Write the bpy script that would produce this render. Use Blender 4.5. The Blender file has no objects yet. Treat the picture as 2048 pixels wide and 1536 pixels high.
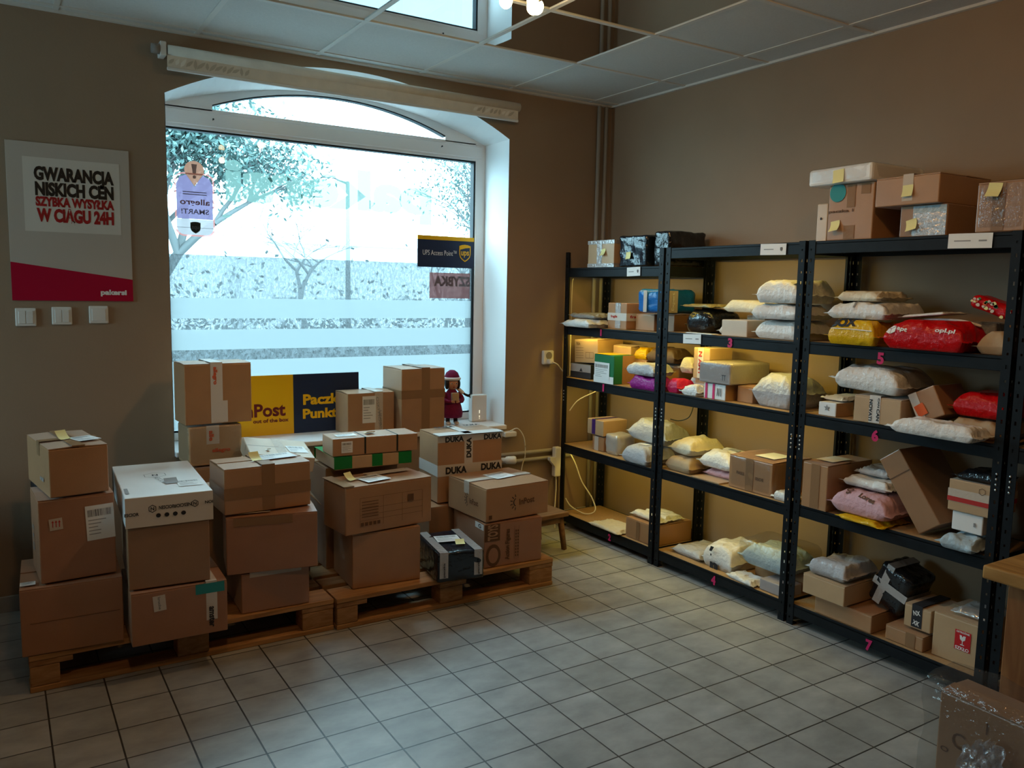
import bpy, bmesh, math, random
from mathutils import Vector, Matrix, noise
C = bpy.context.scene.collection
R = math.radians
# ------------------------------------------------------------------ materials
def newmat(name):
    m = bpy.data.materials.new(name); m.use_nodes = True
    nt = m.node_tree; return m, nt, nt.nodes['Principled BSDF']
def pbr(name, col, rough=.6, metal=0, var=0, vscale=8, bump=0, bscale=60, spec=None, stretch=None, em=None, ems=0):
    m, nt, b = newmat(name)
    b.inputs['Base Color'].default_value = (*col, 1)
    b.inputs['Roughness'].default_value = rough; b.inputs['Metallic'].default_value = metal
    b.inputs['Specular IOR Level'].default_value = .25 if spec is None else spec
    if em: b.inputs['Emission Color'].default_value = (*em, 1); b.inputs['Emission Strength'].default_value = ems
    if var or bump:
        tc = nt.nodes.new('ShaderNodeTexCoord'); mp = nt.nodes.new('ShaderNodeMapping')
        nt.links.new(tc.outputs['Object'], mp.inputs[0])
        if stretch: mp.inputs['Scale'].default_value = stretch
        if var:
            n = nt.nodes.new('ShaderNodeTexNoise'); n.inputs['Scale'].default_value = vscale; n.inputs['Detail'].default_value = 5
            nt.links.new(mp.outputs[0], n.inputs['Vector'])
            r = nt.nodes.new('ShaderNodeValToRGB')
            r.color_ramp.elements[0].position = .3; r.color_ramp.elements[1].position = .7
            r.color_ramp.elements[0].color = (*[c*(1-var) for c in col], 1); r.color_ramp.elements[1].color = (*[min(1, c*(1+var)) for c in col], 1)
            nt.links.new(n.outputs['Fac'], r.inputs[0]); nt.links.new(r.outputs[0], b.inputs['Base Color'])
        if bump:
            n2 = nt.nodes.new('ShaderNodeTexNoise'); n2.inputs['Scale'].default_value = bscale; n2.inputs['Detail'].default_value = 4
            nt.links.new(mp.outputs[0], n2.inputs['Vector'])
            bp = nt.nodes.new('ShaderNodeBump'); bp.inputs['Strength'].default_value = bump; bp.inputs['Distance'].default_value = .01
            nt.links.new(n2.outputs['Fac'], bp.inputs['Height']); nt.links.new(bp.outputs[0], b.inputs['Normal'])
    return m
def thin(name, col, trans, gloss=.12, diff=0., rough=.1, bump=0, bscale=40, translu=0., noise_mask=None):
    """thin sheet: transparent + translucent + diffuse + glossy"""
    m, nt, b = newmat(name); nt.nodes.remove(b)
    out = nt.nodes['Material Output']
    def N(t): return nt.nodes.new('ShaderNode'+t)
    t = N('BsdfTransparent'); t.inputs[0].default_value = (*[c**.5 for c in col], 1)
    cur = t.outputs[0]
    tc = N('TexCoord')
    def mix(fac, a, bb):
        x = N('MixShader')
        if isinstance(fac, float): x.inputs[0].default_value = fac
        else: nt.links.new(fac, x.inputs[0])
        nt.links.new(a, x.inputs[1]); nt.links.new(bb, x.inputs[2]); return x.outputs[0]
    base = None
    if translu or diff:
        tl = N('BsdfTranslucent'); tl.inputs[0].default_value = (*col, 1)
        d = N('BsdfDiffuse'); d.inputs[0].default_value = (*col, 1)
        base = mix(float(diff/(diff+translu)), tl.outputs[0], d.outputs[0])
        fac = float(1-trans)
        if noise_mask:
            n = N('TexNoise'); n.inputs['Scale'].default_value = noise_mask[0]; n.inputs['Detail'].default_value = 6; n.inputs['Roughness'].default_value = .75
            mp = N('Mapping'); mp.inputs['Scale'].default_value = noise_mask[3]
            nt.links.new(tc.outputs['Object'], mp.inputs[0]); nt.links.new(mp.outputs[0], n.inputs['Vector'])
            rp = N('MapRange'); rp.inputs[1].default_value = .35; rp.inputs[2].default_value = .65
            rp.inputs[3].default_value = noise_mask[1]; rp.inputs[4].default_value = noise_mask[2]
            nt.links.new(n.outputs['Fac'], rp.inputs[0]); fac = rp.outputs[0]
        cur = mix(fac, cur, base)
    if gloss:
        g = N('BsdfGlossy'); g.inputs['Roughness'].default_value = rough
        if bump:
            n2 = N('TexNoise'); n2.inputs['Scale'].default_value = bscale; n2.inputs['Detail'].default_value = 3
            nt.links.new(tc.outputs['Object'], n2.inputs['Vector'])
            bp = N('Bump'); bp.inputs['Strength'].default_value = bump; bp.inputs['Distance'].default_value = .01
            nt.links.new(n2.outputs['Fac'], bp.inputs['Height']); nt.links.new(bp.outputs[0], g.inputs['Normal'])
        cur = mix(float(gloss), cur, g.outputs[0])
    nt.links.new(cur, out.inputs['Surface'])
    return m
def kraft(name, col, var=.06):
    m = pbr(name, col, .34, var=var, vscale=9, bump=.06, bscale=220, spec=.6)
    b = m.node_tree.nodes['Principled BSDF']; b.inputs['Sheen Weight'].default_value = .25; b.inputs['Sheen Roughness'].default_value = .35   # fuzzy paper surface
    return m
M = {}
M['kraft'] = kraft('kraft_cardboard', (.40, .21, .098))
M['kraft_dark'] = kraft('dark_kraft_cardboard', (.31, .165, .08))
M['kraft_red'] = kraft('reddish_cardboard', (.355, .165, .082))
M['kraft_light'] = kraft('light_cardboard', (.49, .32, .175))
M['kraft_pale'] = kraft('pale_cardboard', (.60, .47, .34))
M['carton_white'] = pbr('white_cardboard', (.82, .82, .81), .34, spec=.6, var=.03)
M['carton_gray'] = pbr('gray_cardboard', (.36, .32, .31), .6, var=.08, bump=.15, bscale=60)
M['carton_black'] = pbr('black_cardboard', (.03, .03, .035), .5)
M['green'] = pbr('green_tape', (.01, .20, .045), .35)
M['green_card'] = pbr('green_cardboard', (.02, .17, .07), .5)
M['tape_brown'] = pbr('brown_packing_tape', (.27, .15, .075), .28, bump=.1, bscale=50)
M['tape_clear'] = pbr('clear_packing_tape', (.56, .48, .40), .22, bump=.2, bscale=60)
M['tape_white'] = pbr('white_packing_tape', (.62, .58, .54), .35, bump=.1, bscale=60)
M['tape_silver'] = pbr('silver_tape', (.5, .47, .46), .22, metal=.4, bump=.5, bscale=50)
M['strap'] = pbr('black_strapping', (.02, .025, .02), .4)
M['paper'] = pbr('white_paper', (.78, .79, .78), .7)
M['paper_gray'] = pbr('gray_print', (.28, .28, .28), .7)
M['ink'] = pbr('black_ink', (.025, .025, .03), .6)
M['ink_brown'] = pbr('brown_print', (.13, .065, .035), .7)
M['ink_orange'] = pbr('orange_print', (.62, .10, .03), .6)
M['ink_red'] = pbr('red_print', (.45, .03, .025), .6)
M['ink_white'] = pbr('white_print', (.8, .78, .76), .6)
M['sticky'] = pbr('yellow_sticky_paper', (.80, .74, .34), .7)
M['teal'] = pbr('teal_print', (.03, .27, .28), .6)
M['purple_tape'] = pbr('purple_tape', (.06, .02, .14), .4)
M['pink_tape'] = pbr('pink_print', (.65, .04, .16), .5)
M['orange'] = pbr('orange_sticker', (.75, .13, .03), .5)
M['red_sticker'] = pbr('red_sticker_paper', (.55, .015, .02), .5)
def poly(name, col, rough=.24, bump=.8, bscale=38, spec=.24, var=.03):
    return pbr(name, col, rough, var=var, vscale=14, bump=bump, bscale=bscale, spec=spec)
M['poly_white'] = poly('white_poly_mailer', (.72, .71, .69))
M['poly_cream'] = poly('cream_poly_mailer', (.70, .64, .50), .5)
M['poly_silver'] = poly('silver_poly_mailer', (.46, .46, .48), .25)
M['poly_gray'] = poly('gray_poly_mailer', (.24, .235, .24), .3)
M['poly_yellow'] = poly('yellow_poly_mailer', (.72, .42, .01), .25)
M['poly_red'] = poly('red_poly_mailer', (.50, .004, .006), .18)
M['poly_purple'] = poly('purple_poly_mailer', (.30, .02, .22), .25)
M['poly_magenta'] = poly('magenta_poly_mailer', (.50, .015, .08), .35)
M['poly_pink'] = poly('pink_poly_mailer', (.62, .36, .40), .45)
M['poly_blue'] = poly('blue_film', (.01, .13, .42), .15, .6, 30)
M['poly_black'] = poly('black_film', (.008, .009, .012), .16, .8, 28, .6)
M['poly_black_matte'] = poly('matte_black_film', (.012, .011, .012), .5, .3, 20)
M['poly_navy'] = poly('navy_black_film', (.006, .012, .022), .16, .7, 24, .6)
M['poly_kraft'] = poly('kraft_paper_mailer', (.42, .30, .18), .6, .3)
M['poly_brown'] = poly('dark_brown_mailer', (.10, .06, .04), .5, .3)
M['poly_khaki'] = poly('khaki_film', (.34, .30, .16), .35)
M['poly_ltblue'] = poly('pale_blue_mailer', (.40, .50, .56), .3)
M['poly_clear'] = thin('clear_plastic_bag', (.80, .80, .80), .55, .22, .5, .15, .8, 25, .2)
M['film'] = thin('stretch_film', (.80, .80, .80), .98, .045, .5, .12, 1.0, 30, .1)
M['pouch'] = thin('crinkled_clear_pouch', (.80, .80, .85), .72, .24, .5, .10, 1.0, 60, .1)
M['rack'] = pbr('black_rack_steel', (.0075, .0095, .012), .5, spec=.16, var=.15, vscale=20)
M['steel'] = pbr('bright_steel', (.6, .6, .6), .3, metal=1)
M['number_pink'] = pbr('pink_vinyl_number', (.55, .02, .12), .5)
M['plastic_white'] = pbr('white_plastic', (.72, .70, .66), .4)
M['plastic_gray'] = pbr('gray_plastic', (.25, .22, .20), .5)
M['pvc'] = pbr('white_window_frame_plastic', (.82, .79, .78), .28)
M['plaster'] = pbr('white_plaster', (.80, .80, .80), .8, bump=.05, bscale=40)
M['gasket'] = pbr('dark_rubber_gasket', (.012, .016, .02), .5)
M['mirror'] = pbr('mirror_ceiling_panel', (.72, .74, .74), .015, metal=1)
M['ceil'] = pbr('mineral_ceiling_tile', (.62, .62, .60), .9, var=.04, vscale=120, bump=.1, bscale=200)
M['tbar'] = pbr('white_ceiling_grid', (.66, .64, .60), .4)
M['wall'] = pbr('gray_wall_paint', (.305, .216, .145), .75, var=.035, vscale=4, bump=.05, bscale=90)
M['pipe'] = pbr('painted_pipe', (.36, .33, .29), .45)
M['fabric'] = pbr('cream_blind_fabric', (.74, .66, .55), .8, var=.06, vscale=14)
M['pattern'] = pbr('pale_leaf_print', (.84, .79, .70), .8)
M['pattern_dark'] = pbr('beige_leaf_print', (.52, .45, .35), .8)
M['poster'] = pbr('poster_beige', (.50, .435, .375), .35)
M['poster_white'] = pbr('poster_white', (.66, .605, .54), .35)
M['poster_red'] = pbr('poster_red', (.42, .006, .035), .3)
M['poster_ink'] = pbr('poster_black', (.03, .02, .015), .4)
M['poster_red_ink'] = pbr('poster_red_ink', (.36, .015, .015), .4)
M['navy'] = pbr('navy_sign', (.018, .028, .065), .4)
M['signyellow'] = pbr('yellow_sign', (.86, .45, .005), .4)
M['inpost_ink'] = pbr('maroon_sign_ink', (.16, .02, .02), .4)
M['maroon'] = pbr('maroon_cloth', (.16, .006, .045), .8, var=.15, vscale=60)
M['skin'] = pbr('doll_skin', (.55, .27, .16), .5)
M['hair'] = pbr('dark_doll_hair', (.02, .014, .012), .6)
M['fur'] = pbr('white_doll_fur', (.75, .70, .68), .9, bump=.4, bscale=200)
M['cable'] = pbr('cream_cable', (.66, .60, .48), .45)
M['led'] = pbr('yellow_led_strip', (.9, .8, .4), .5, em=(1, .70, .16), ems=10)
M['bulb'] = pbr('glowing_bulb', (1, .8, .5), .4, em=(1, .70, .30), ems=60)
M['routerled'] = pbr('router_led', (1, 1, .8), .4, em=(1, .95, .7), ems=1.2)
M['brass'] = pbr('satin_nickel', (.5, .45, .38), .3, metal=1)
M['bulbglass'] = M['bulb']
def wood(name, a, b, stretch, rough=.55, scale=3.2):
    m, nt, bs = newmat(name); bs.inputs['Roughness'].default_value = rough
    tc = nt.nodes.new('ShaderNodeTexCoord'); mp = nt.nodes.new('ShaderNodeMapping'); mp.inputs['Scale'].default_value = stretch
    n = nt.nodes.new('ShaderNodeTexNoise'); n.inputs['Scale'].default_value = scale; n.inputs['Detail'].default_value = 7; n.inputs['Distortion'].default_value = .8
    r = nt.nodes.new('ShaderNodeValToRGB'); r.color_ramp.elements[0].color = (*a, 1); r.color_ramp.elements[1].color = (*b, 1)
    r.color_ramp.elements[0].position = .33; r.color_ramp.elements[1].position = .68
    nt.links.new(tc.outputs['Object'], mp.inputs[0]); nt.links.new(mp.outputs[0], n.inputs['Vector']); nt.links.new(n.outputs['Fac'], r.inputs[0]); nt.links.new(r.outputs[0], bs.inputs['Base Color'])
    bp = nt.nodes.new('ShaderNodeBump'); bp.inputs['Strength'].default_value = .12; bp.inputs['Distance'].default_value = .004
    nt.links.new(n.outputs['Fac'], bp.inputs['Height']); nt.links.new(bp.outputs[0], bs.inputs['Normal'])
    bs.inputs['Specular IOR Level'].default_value = .2
    return m
M['pine'] = wood('pallet_pine', (.30, .145, .055), (.50, .27, .115), (1.2, 14, 14))
M['pine_end'] = wood('pallet_block_wood', (.27, .13, .055), (.43, .24, .11), (4, 4, 14))
M['oak'] = wood('counter_wood', (.36, .17, .045), (.58, .31, .10), (10, 1.2, 4), .4)
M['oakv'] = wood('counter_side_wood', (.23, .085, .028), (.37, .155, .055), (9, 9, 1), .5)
M['stoolwood'] = wood('stool_wood', (.17, .085, .04), (.26, .14, .065), (2, 12, 12))
M['chipboard'] = pbr('chipboard_shelf', (.40, .25, .12), .6, var=.12, vscale=90)
def floor_mat():
    m, nt, b = newmat('gray_floor_tile')
    def N(t): return nt.nodes.new('ShaderNode'+t)
    tc = N('TexCoord'); mp = N('Mapping'); mp.inputs['Location'].default_value = (-.1, -.155, 0)
    nt.links.new(tc.outputs['Object'], mp.inputs[0])
    br = N('TexBrick'); br.offset = 0; br.squash = 1
    br.inputs['Scale'].default_value = 1; br.inputs['Brick Width'].default_value = .1983; br.inputs['Row Height'].default_value = .2
    br.inputs['Mortar Size'].default_value = .0032; br.inputs['Mortar Smooth'].default_value = .2; br.inputs['Bias'].default_value = 0
    br.inputs['Color1'].default_value = (.295, .295, .285, 1); br.inputs['Color2'].default_value = (.36, .36, .35, 1); br.inputs['Mortar'].default_value = (.035, .034, .033, 1)
    nt.links.new(mp.outputs[0], br.inputs['Vector'])
    n = N('TexNoise'); n.inputs['Scale'].default_value = 5.5; n.inputs['Detail'].default_value = 5; n.inputs['Roughness'].default_value = .6
    mp2 = N('Mapping'); mp2.inputs['Scale'].default_value = (1, 1.5, 1); nt.links.new(tc.outputs['Object'], mp2.inputs[0]); nt.links.new(mp2.outputs[0], n.inputs['Vector'])
    mr = N('MapRange'); mr.inputs[1].default_value = .3; mr.inputs[2].default_value = .72; mr.inputs[3].default_value = .72; mr.inputs[4].default_value = 1.18
    nt.links.new(n.outputs['Fac'], mr.inputs[0])
    mx = N('Mix'); mx.data_type = 'RGBA'; mx.blend_type = 'MULTIPLY'; mx.inputs[0].default_value = 1
    nt.links.new(br.outputs['Color'], mx.inputs[6]); nt.links.new(mr.outputs[0], mx.inputs[7]); nt.links.new(mx.outputs[2], b.inputs['Base Color'])
    b.inputs['Roughness'].default_value = .42; b.inputs['Specular IOR Level'].default_value = .5
    bp = N('Bump'); bp.inputs['Strength'].default_value = .5; bp.inputs['Distance'].default_value = .003; bp.invert = True
    nt.links.new(br.outputs['Fac'], bp.inputs['Height']); nt.links.new(bp.outputs[0], b.inputs['Normal'])
    return m
M['floor'] = floor_mat()
M['pane'] = thin('window_glass', (.97, 1, 1), 1, .05, rough=.0)
M['frost'] = thin('frosted_window_film', (.138, .145, .145), .02, .03, .25, .3, translu=.9)
M['mist'] = thin('condensation_on_glass', (.082, .085, .088), .5, .05, .2, .2, translu=.8, noise_mask=(40, .30, .98, (2.2, 1, 1)))
M['decal_mint'] = thin('pale_window_lettering', (.11, .15, .13), .36, .0, .2, translu=.8)
M['decal_purple'] = thin('purple_window_sticker', (.105, .075, .125), .03, .05, .3, translu=.5)
M['decal_orange'] = thin('orange_window_sticker', (.17, .07, .045), .03, .05, .3, translu=.5)
M['decal_white'] = thin('white_window_sticker', (.20, .165, .165), .03, .05, .3, translu=.6)
M['decal_gray'] = thin('gray_window_print', (.05, .042, .032), .02, .0, .3, translu=.5)
M['decal_rose'] = thin('rose_window_print', (.30, .10, .09), .35, .0, .2, translu=.8)
M['bark'] = pbr('tree_bark', (.12, .125, .125), .9)
M['leaf'] = pbr('evergreen_leaves', (.10, .16, .15), .8)
M['snow'] = pbr('wet_pavement', (.075, .085, .09), .9)
M['render_white'] = pbr('white_rendered_wall', (.80, .82, .83), .9)
M['roof'] = pbr('roof_tile', (.50, .36, .30), .8)
M['hedge'] = pbr('hedge_leaves', (.09, .11, .11), .9)
# ------------------------------------------------------------------ mesh builder
class G:
    def __init__(s): s.bm = bmesh.new(); s.mats = []
    def mi(s, m):
        m = M[m] if isinstance(m, str) else m
        if m not in s.mats: s.mats.append(m)
        return s.mats.index(m)
    def box(s, x0, x1, y0, y1, z0, z1, m, bev=0, seg=2, T=None):
        i = s.mi(m)
        g = bmesh.ops.create_cube(s.bm, size=1)['verts']
        mt = Matrix.Translation(((x0+x1)/2, (y0+y1)/2, (z0+z1)/2)) @ Matrix.Diagonal((x1-x0, y1-y0, z1-z0, 1))
        if T: mt = T @ mt
        for v in g: v.co = mt @ v.co
        fs = {f for v in g for f in v.link_faces}
        for f in fs: f.material_index = i
        if bev:
            es = list({e for v in g for e in v.link_edges})
            r = bmesh.ops.bevel(s.bm, geom=es, offset=bev, segments=seg, affect='EDGES', profile=.5, material=i)
            for f in r['faces']: f.material_index = i
        return s
    def face(s, pts, m):
        f = s.bm.faces.new([s.bm.verts.new(p) for p in pts]); f.material_index = s.mi(m); return s
    def prism(s, pts, d, m):
        """polygon pts (3-D) extruded by vector d"""
        i = s.mi(m); d = Vector(d)
        a = [s.bm.verts.new(p) for p in pts]; b = [s.bm.verts.new(Vector(p)+d) for p in pts]
        fs = [s.bm.faces.new(a), s.bm.faces.new(b[::-1])]
        n = len(a)
        for k in range(n): fs.append(s.bm.faces.new((a[k], b[k], b[(k+1) % n], a[(k+1) % n])))
        for f in fs: f.material_index = i
        bmesh.ops.recalc_face_normals(s.bm, faces=fs)
        return s
    def tube(s, pts, r, m, seg=8, cap=True):
        i = s.mi(m); pts = [Vector(p) for p in pts]; n = len(pts)
        rs = r if isinstance(r, (list, tuple)) else [r]*n
        rings = []; up = Vector((0, 0, 1))
        for k, p in enumerate(pts):
            d = (pts[min(k+1, n-1)]-pts[max(k-1, 0)]).normalized()
            a = d.cross(up)
            if a.length < .05: a = d.cross(Vector((0, 1, 0)))
            a.normalize(); b = d.cross(a)
            rings.append([s.bm.verts.new(p+rs[k]*(math.cos(t)*a+math.sin(t)*b)) for t in [2*math.pi*q/seg for q in range(seg)]])
        for k in range(n-1):
            for q in range(seg):
                f = s.bm.faces.new((rings[k][q], rings[k][(q+1) % seg], rings[k+1][(q+1) % seg], rings[k+1][q])); f.material_index = i; f.smooth = True
        if cap:
            for rg in (rings[0][::-1], rings[-1]):
                f = s.bm.faces.new(rg); f.material_index = i
        return s
    def ball(s, c, r, m, u=16, v=10):
        i = s.mi(m); r = r if isinstance(r, (list, tuple)) else (r, r, r)
        g = bmesh.ops.create_uvsphere(s.bm, u_segments=u, v_segments=v, radius=1)['verts']
        for w in g: w.co = Vector((w.co.x*r[0]+c[0], w.co.y*r[1]+c[1], w.co.z*r[2]+c[2]))
        for f in {f for w in g for f in w.link_faces}: f.material_index = i; f.smooth = True
        return s
    def lathe(s, prof, m, seg=20, c=(0, 0, 0)):
        i = s.mi(m); rings = []
        for r, z in prof: rings.append([s.bm.verts.new((c[0]+r*math.cos(2*math.pi*q/seg), c[1]+r*math.sin(2*math.pi*q/seg), c[2]+z)) for q in range(seg)])
        for k in range(len(prof)-1):
            for q in range(seg):
                f = s.bm.faces.new((rings[k][q], rings[k][(q+1) % seg], rings[k+1][(q+1) % seg], rings[k+1][q])); f.material_index = i; f.smooth = True
        f = s.bm.faces.new(rings[0][::-1]); f.material_index = i
        f = s.bm.faces.new(rings[-1]); f.material_index = i
        return s
    def addmesh(s, me, mt, m):
        i = s.mi(m); vs = [s.bm.verts.new(mt @ v.co) for v in me.vertices]
        for p in me.polygons:
            try: f = s.bm.faces.new([vs[k] for k in p.vertices]); f.material_index = i
            except ValueError: pass
        return s
    def build(s, name, parent=None, T=None, smooth=False):
        me = bpy.data.meshes.new(name)
        if T is not None: bmesh.ops.transform(s.bm, matrix=T, verts=s.bm.verts)
        if smooth:
            for f in s.bm.faces: f.smooth = True
        s.bm.to_mesh(me); s.bm.free()
        for m in s.mats: me.materials.append(m)
        o = bpy.data.objects.new(name, me); C.objects.link(o)
        if parent: o.parent = parent
        return o
def tag(o, label, cat, group=None):
    o['label'] = label; o['category'] = cat
    if group: o['group'] = group
    return o
def thing(name, label, cat, loc=(0, 0, 0), rz=0, group=None, rot=None):
    o = bpy.data.objects.new(name, None); C.objects.link(o); o.empty_display_size = .05
    o.location = loc; o.rotation_euler = rot if rot else (0, 0, R(rz)); return tag(o, label, cat, group)
def struct(o): o['kind'] = 'structure'; return o
_tc = {}
def textmesh(txt, bold=.0):
    k = (txt, bold)
    if k not in _tc:
        cu = bpy.data.curves.new('lettering', 'FONT'); cu.body = txt; cu.offset = bold; cu.resolution_u = 3
        ob = bpy.data.objects.new('lettering', cu); C.objects.link(ob)
        me = bpy.data.meshes.new_from_object(ob); bpy.data.objects.remove(ob)
        xs = [v.co.x for v in me.vertices]; ys = [v.co.y for v in me.vertices]
        y0_, y1_ = min(ys), max(ys)
        if txt.isupper() and len(txt) > 3: y0_, y1_ = 0, max(y for y in ys if True) if not set(txt) & set('\u015b\u0106\u0141\u017b') else .73
        _tc[k] = (me, min(xs), max(xs), y0_, y1_)
    return _tc[k]
def text2d(g, txt, cx, cy, w, h, m, rot=0, bold=.02, flip=False, T=None, z=0):
    """lettering fitted in a w x h field centred on (cx, cy), in the xy plane of T"""
    me, x0, x1, y0, y1 = textmesh(txt, bold)
    mt = Matrix.Translation((cx, cy, z)) @ Matrix.Rotation(R(rot), 4, 'Z') @ Matrix.Diagonal(((-1 if flip else 1)*w/(x1-x0), h/(y1-y0), 1, 1)) @ Matrix.Translation((-(x0+x1)/2, -(y0+y1)/2, 0))
    return g.addmesh(me, (T or Matrix()) @ mt, m)
def frame(o, u, v):
    u = Vector(u); v = Vector(v); n = u.cross(v)
    return Matrix(((u.x, v.x, n.x, o[0]), (u.y, v.y, n.y, o[1]), (u.z, v.z, n.z, o[2]), (0, 0, 0, 1)))
WALLF = lambda x, y, z: frame((x, y, z), (1, 0, 0), (0, 0, 1))      # faces -y (into the room)
def rect2d(g, x0, x1, y0, y1, m, T, z=0): return g.face([T @ Vector((x, y, z)) for x, y in ((x0, y0), (x1, y0), (x1, y1), (x0, y1))], m)
def shield2d(g, cx, cy, w, h, T, outer, inner, letter, z=0, txt='ups', flip=False):
    def out(s):
        p = [(-.5, .42), (-.25, .48), (0, .5), (.25, .48), (.5, .42), (.5, -.05), (.42, -.25), (.25, -.38), (0, -.5), (-.25, -.38), (-.42, -.25), (-.5, -.05)]
        return [(cx+a*w*s, cy+b*h*s) for a, b in p]
    g.face([T @ Vector((x, y, z)) for x, y in out(1)], outer)
    g.face([T @ Vector((x, y, z+.0004)) for x, y in out(.86)], inner)
    g.face([T @ Vector((cx+a*w, cy+b*h, z+.0008)) for a, b in [(-.43, .2), (0.05, .3), (.43, .33), (.43, .36), (.22, .41), (0, .43), (-.22, .41), (-.43, .36)]], outer)
    text2d(g, txt, cx, cy-.06*h, w*.7, h*.36, letter, T=T, z=z+.0008, flip=flip)
# ------------------------------------------------------------------ cartons
class Carton:
    def __init__(s, P, label, col='kraft', name='carton', cat='cardboard box', group=None, flaps=True, bev=.004, seam='w', rot=None, lid=None):
        s.x, s.y, s.z, s.w, s.d, s.h, s.yaw = P
        s.rng = random.Random(int(abs(s.x*7919+s.y*104729+s.z*1299709)*100))
        s.o = thing(name, label, cat, (s.x, s.y, s.z), s.yaw, group, rot)
        w, d, h = s.w, s.d, s.h; ft = .0035
        g = G(); g.box(-w/2, w/2, 0, d, 0, h-(ft if flaps else 0), col, bev); g.build('box_body', s.o)
        if flaps:
            for k in (0, 1):
                lift = s.rng.uniform(.0, .006)
                g = G()
                if seam == 'w':
                    a, b = (.001, d/2-.0012) if k == 0 else (d/2+.0012, d-.001)
                    hz = (0, lift) if k == 0 else (lift, 0)
                    P4 = [(-w/2+.001, a, h-ft+hz[0]*0), (w/2-.001, a, h-ft), (w/2-.001, b, h-ft), (-w/2+.001, b, h-ft)]
                    g.prism([(x, y, z+(lift if (abs(y-d/2) < .01) else 0)) for x, y, z in P4], (0, 0, ft), col)
                else:
                    a, b = (-w/2+.001, -.0012) if k == 0 else (.0012, w/2-.001)
                    P4 = [(a, .001, h-ft), (b, .001, h-ft), (b, d-.001, h-ft), (a, d-.001, h-ft)]
                    g.prism([(x, y, z+(lift if abs(x) < .01 else 0)) for x, y, z in P4], (0, 0, ft), col)
                g.build('top_flap', s.o)
        s.top = s.h + (.006 if flaps else 0)
    def F(s, face, off=.0012):
        w, d, h = s.w, s.d, s.h
        if face == 'front': return frame((-w/2, -off, 0), (1, 0, 0), (0, 0, 1)), w, h
        if face == 'left': return frame((-w/2-off, d, 0), (0, -1, 0), (0, 0, 1)), d, h
        if face == 'right': return frame((w/2+off, 0, 0), (0, 1, 0), (0, 0, 1)), d, h
        return frame((-w/2, 0, s.top+off), (1, 0, 0), (0, 1, 0)), w, d
    def tape(s, m='tape_brown', along='w', at=.5, tw=.05, drop=.07, name='packing_tape', full=False):
        """strip over the top, running down both ends"""
        w, d, h = s.w, s.d, s.h; g = G(); e = .0012; t = s.top+e*.5
        if full: drop = h
        if along == 'w':
            c = d*at
            g.face([(-w/2-e, c-tw/2, t), (w/2+e, c-tw/2, t), (w/2+e, c+tw/2, t), (-w/2-e, c+tw/2, t)], m)
            for sg in (-1, 1): g.face([(sg*(w/2+e), c-tw/2, t), (sg*(w/2+e), c+tw/2, t), (sg*(w/2+e), c+tw/2, h-drop+.002), (sg*(w/2+e), c-tw/2, h-drop+.002)], m)
        else:
            c = -w/2+w*at
            g.face([(c-tw/2, -e, t), (c+tw/2, -e, t), (c+tw/2, d+e, t), (c-tw/2, d+e, t)], m)
            g.face([(c-tw/2, -e, t), (c-tw/2, -e, h-drop+.002), (c+tw/2, -e, h-drop+.002), (c+tw/2, -e, t)], m)
            g.face([(c-tw/2, d+e, t), (c-tw/2, d+e, h-drop+.002), (c+tw/2, d+e, h-drop+.002), (c+tw/2, d+e, t)], m)
        g.build(name, s.o); return s
    def band(s, m, at=.5, th=.05, name='tape_band', off=.0016):
        """horizontal tape band around front and both sides"""
        w, d, h = s.w, s.d, s.h; g = G(); e = off; z0, z1 = h*at-th/2, h*at+th/2
        g.face([(-w/2-e, -e, z0), (w/2+e, -e, z0), (w/2+e, -e, z1), (-w/2-e, -e, z1)], m)
        g.face([(-w/2-e, d, z0), (-w/2-e, -e, z0), (-w/2-e, -e, z1), (-w/2-e, d, z1)], m)
        g.face([(w/2+e, -e, z0), (w/2+e, d, z0), (w/2+e, d, z1), (w/2+e, -e, z1)], m)
        g.build(name, s.o); return s
    def patch(s, face, u0, v0, u1, v1, m, name='printed_patch', off=.002):
        T, W, H = s.F(face, off); g = G(); rect2d(g, u0*W, u1*W, v0*H, v1*H, m, T); g.build(name, s.o); return s
    def label(s, face, u, v, w, h, rot=0, code=True, m='paper', off=.0022, name='shipping_label'):
        T, W, H = s.F(face, off); T = T @ Matrix.Translation((u*W, v*H, 0)) @ Matrix.Rotation(R(rot), 4, 'Z')
        g = G(); rect2d(g, -w/2, w/2, -h/2, h/2, m, T)
        if code:
            x = -w*.42
            while x < w*.4:
                b = s.rng.uniform(.006, .022)*w; rect2d(g, x, x+b, h*.18, h*.38, 'ink', T, .0004); x += b+s.rng.uniform(.012, .03)*w
            for k in range(5):
                y = h*(.08-.1*k); rect2d(g, -w*.42, w*s.rng.uniform(-.1, .4), y-.012*h, y+.012*h, 'paper_gray', T, .0004)
        g.build(name, s.o); return s
    def text(s, face, txt, u, v, w, h, m='ink', rot=0, bold=.03, off=.003, name='printed_lettering'):
        T, W, H = s.F(face, off); g = G(); text2d(g, txt, u*W, v*H, w, h, m, rot, bold, T=T); g.build(name, s.o); return s
    def note(s, face, u, v, sz=.045, rot=0, m='sticky', lift=.02):
        T, W, H = s.F(face, .003); T = T @ Matrix.Translation((u*W, v*H, 0)) @ Matrix.Rotation(R(rot), 4, 'Z')
        g = G(); n = 6
        for k in range(n):
            a, b = k/n, (k+1)/n; za, zb = lift*a**2.2, lift*b**2.2
            g.face([T @ Vector(p) for p in ((-sz/2, sz/2-sz*a, za), (sz/2, sz/2-sz*a, za), (sz/2, sz/2-sz*b, zb), (-sz/2, sz/2-sz*b, zb))], m)
        g.build('sticky_note', s.o, smooth=True); return s
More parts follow.
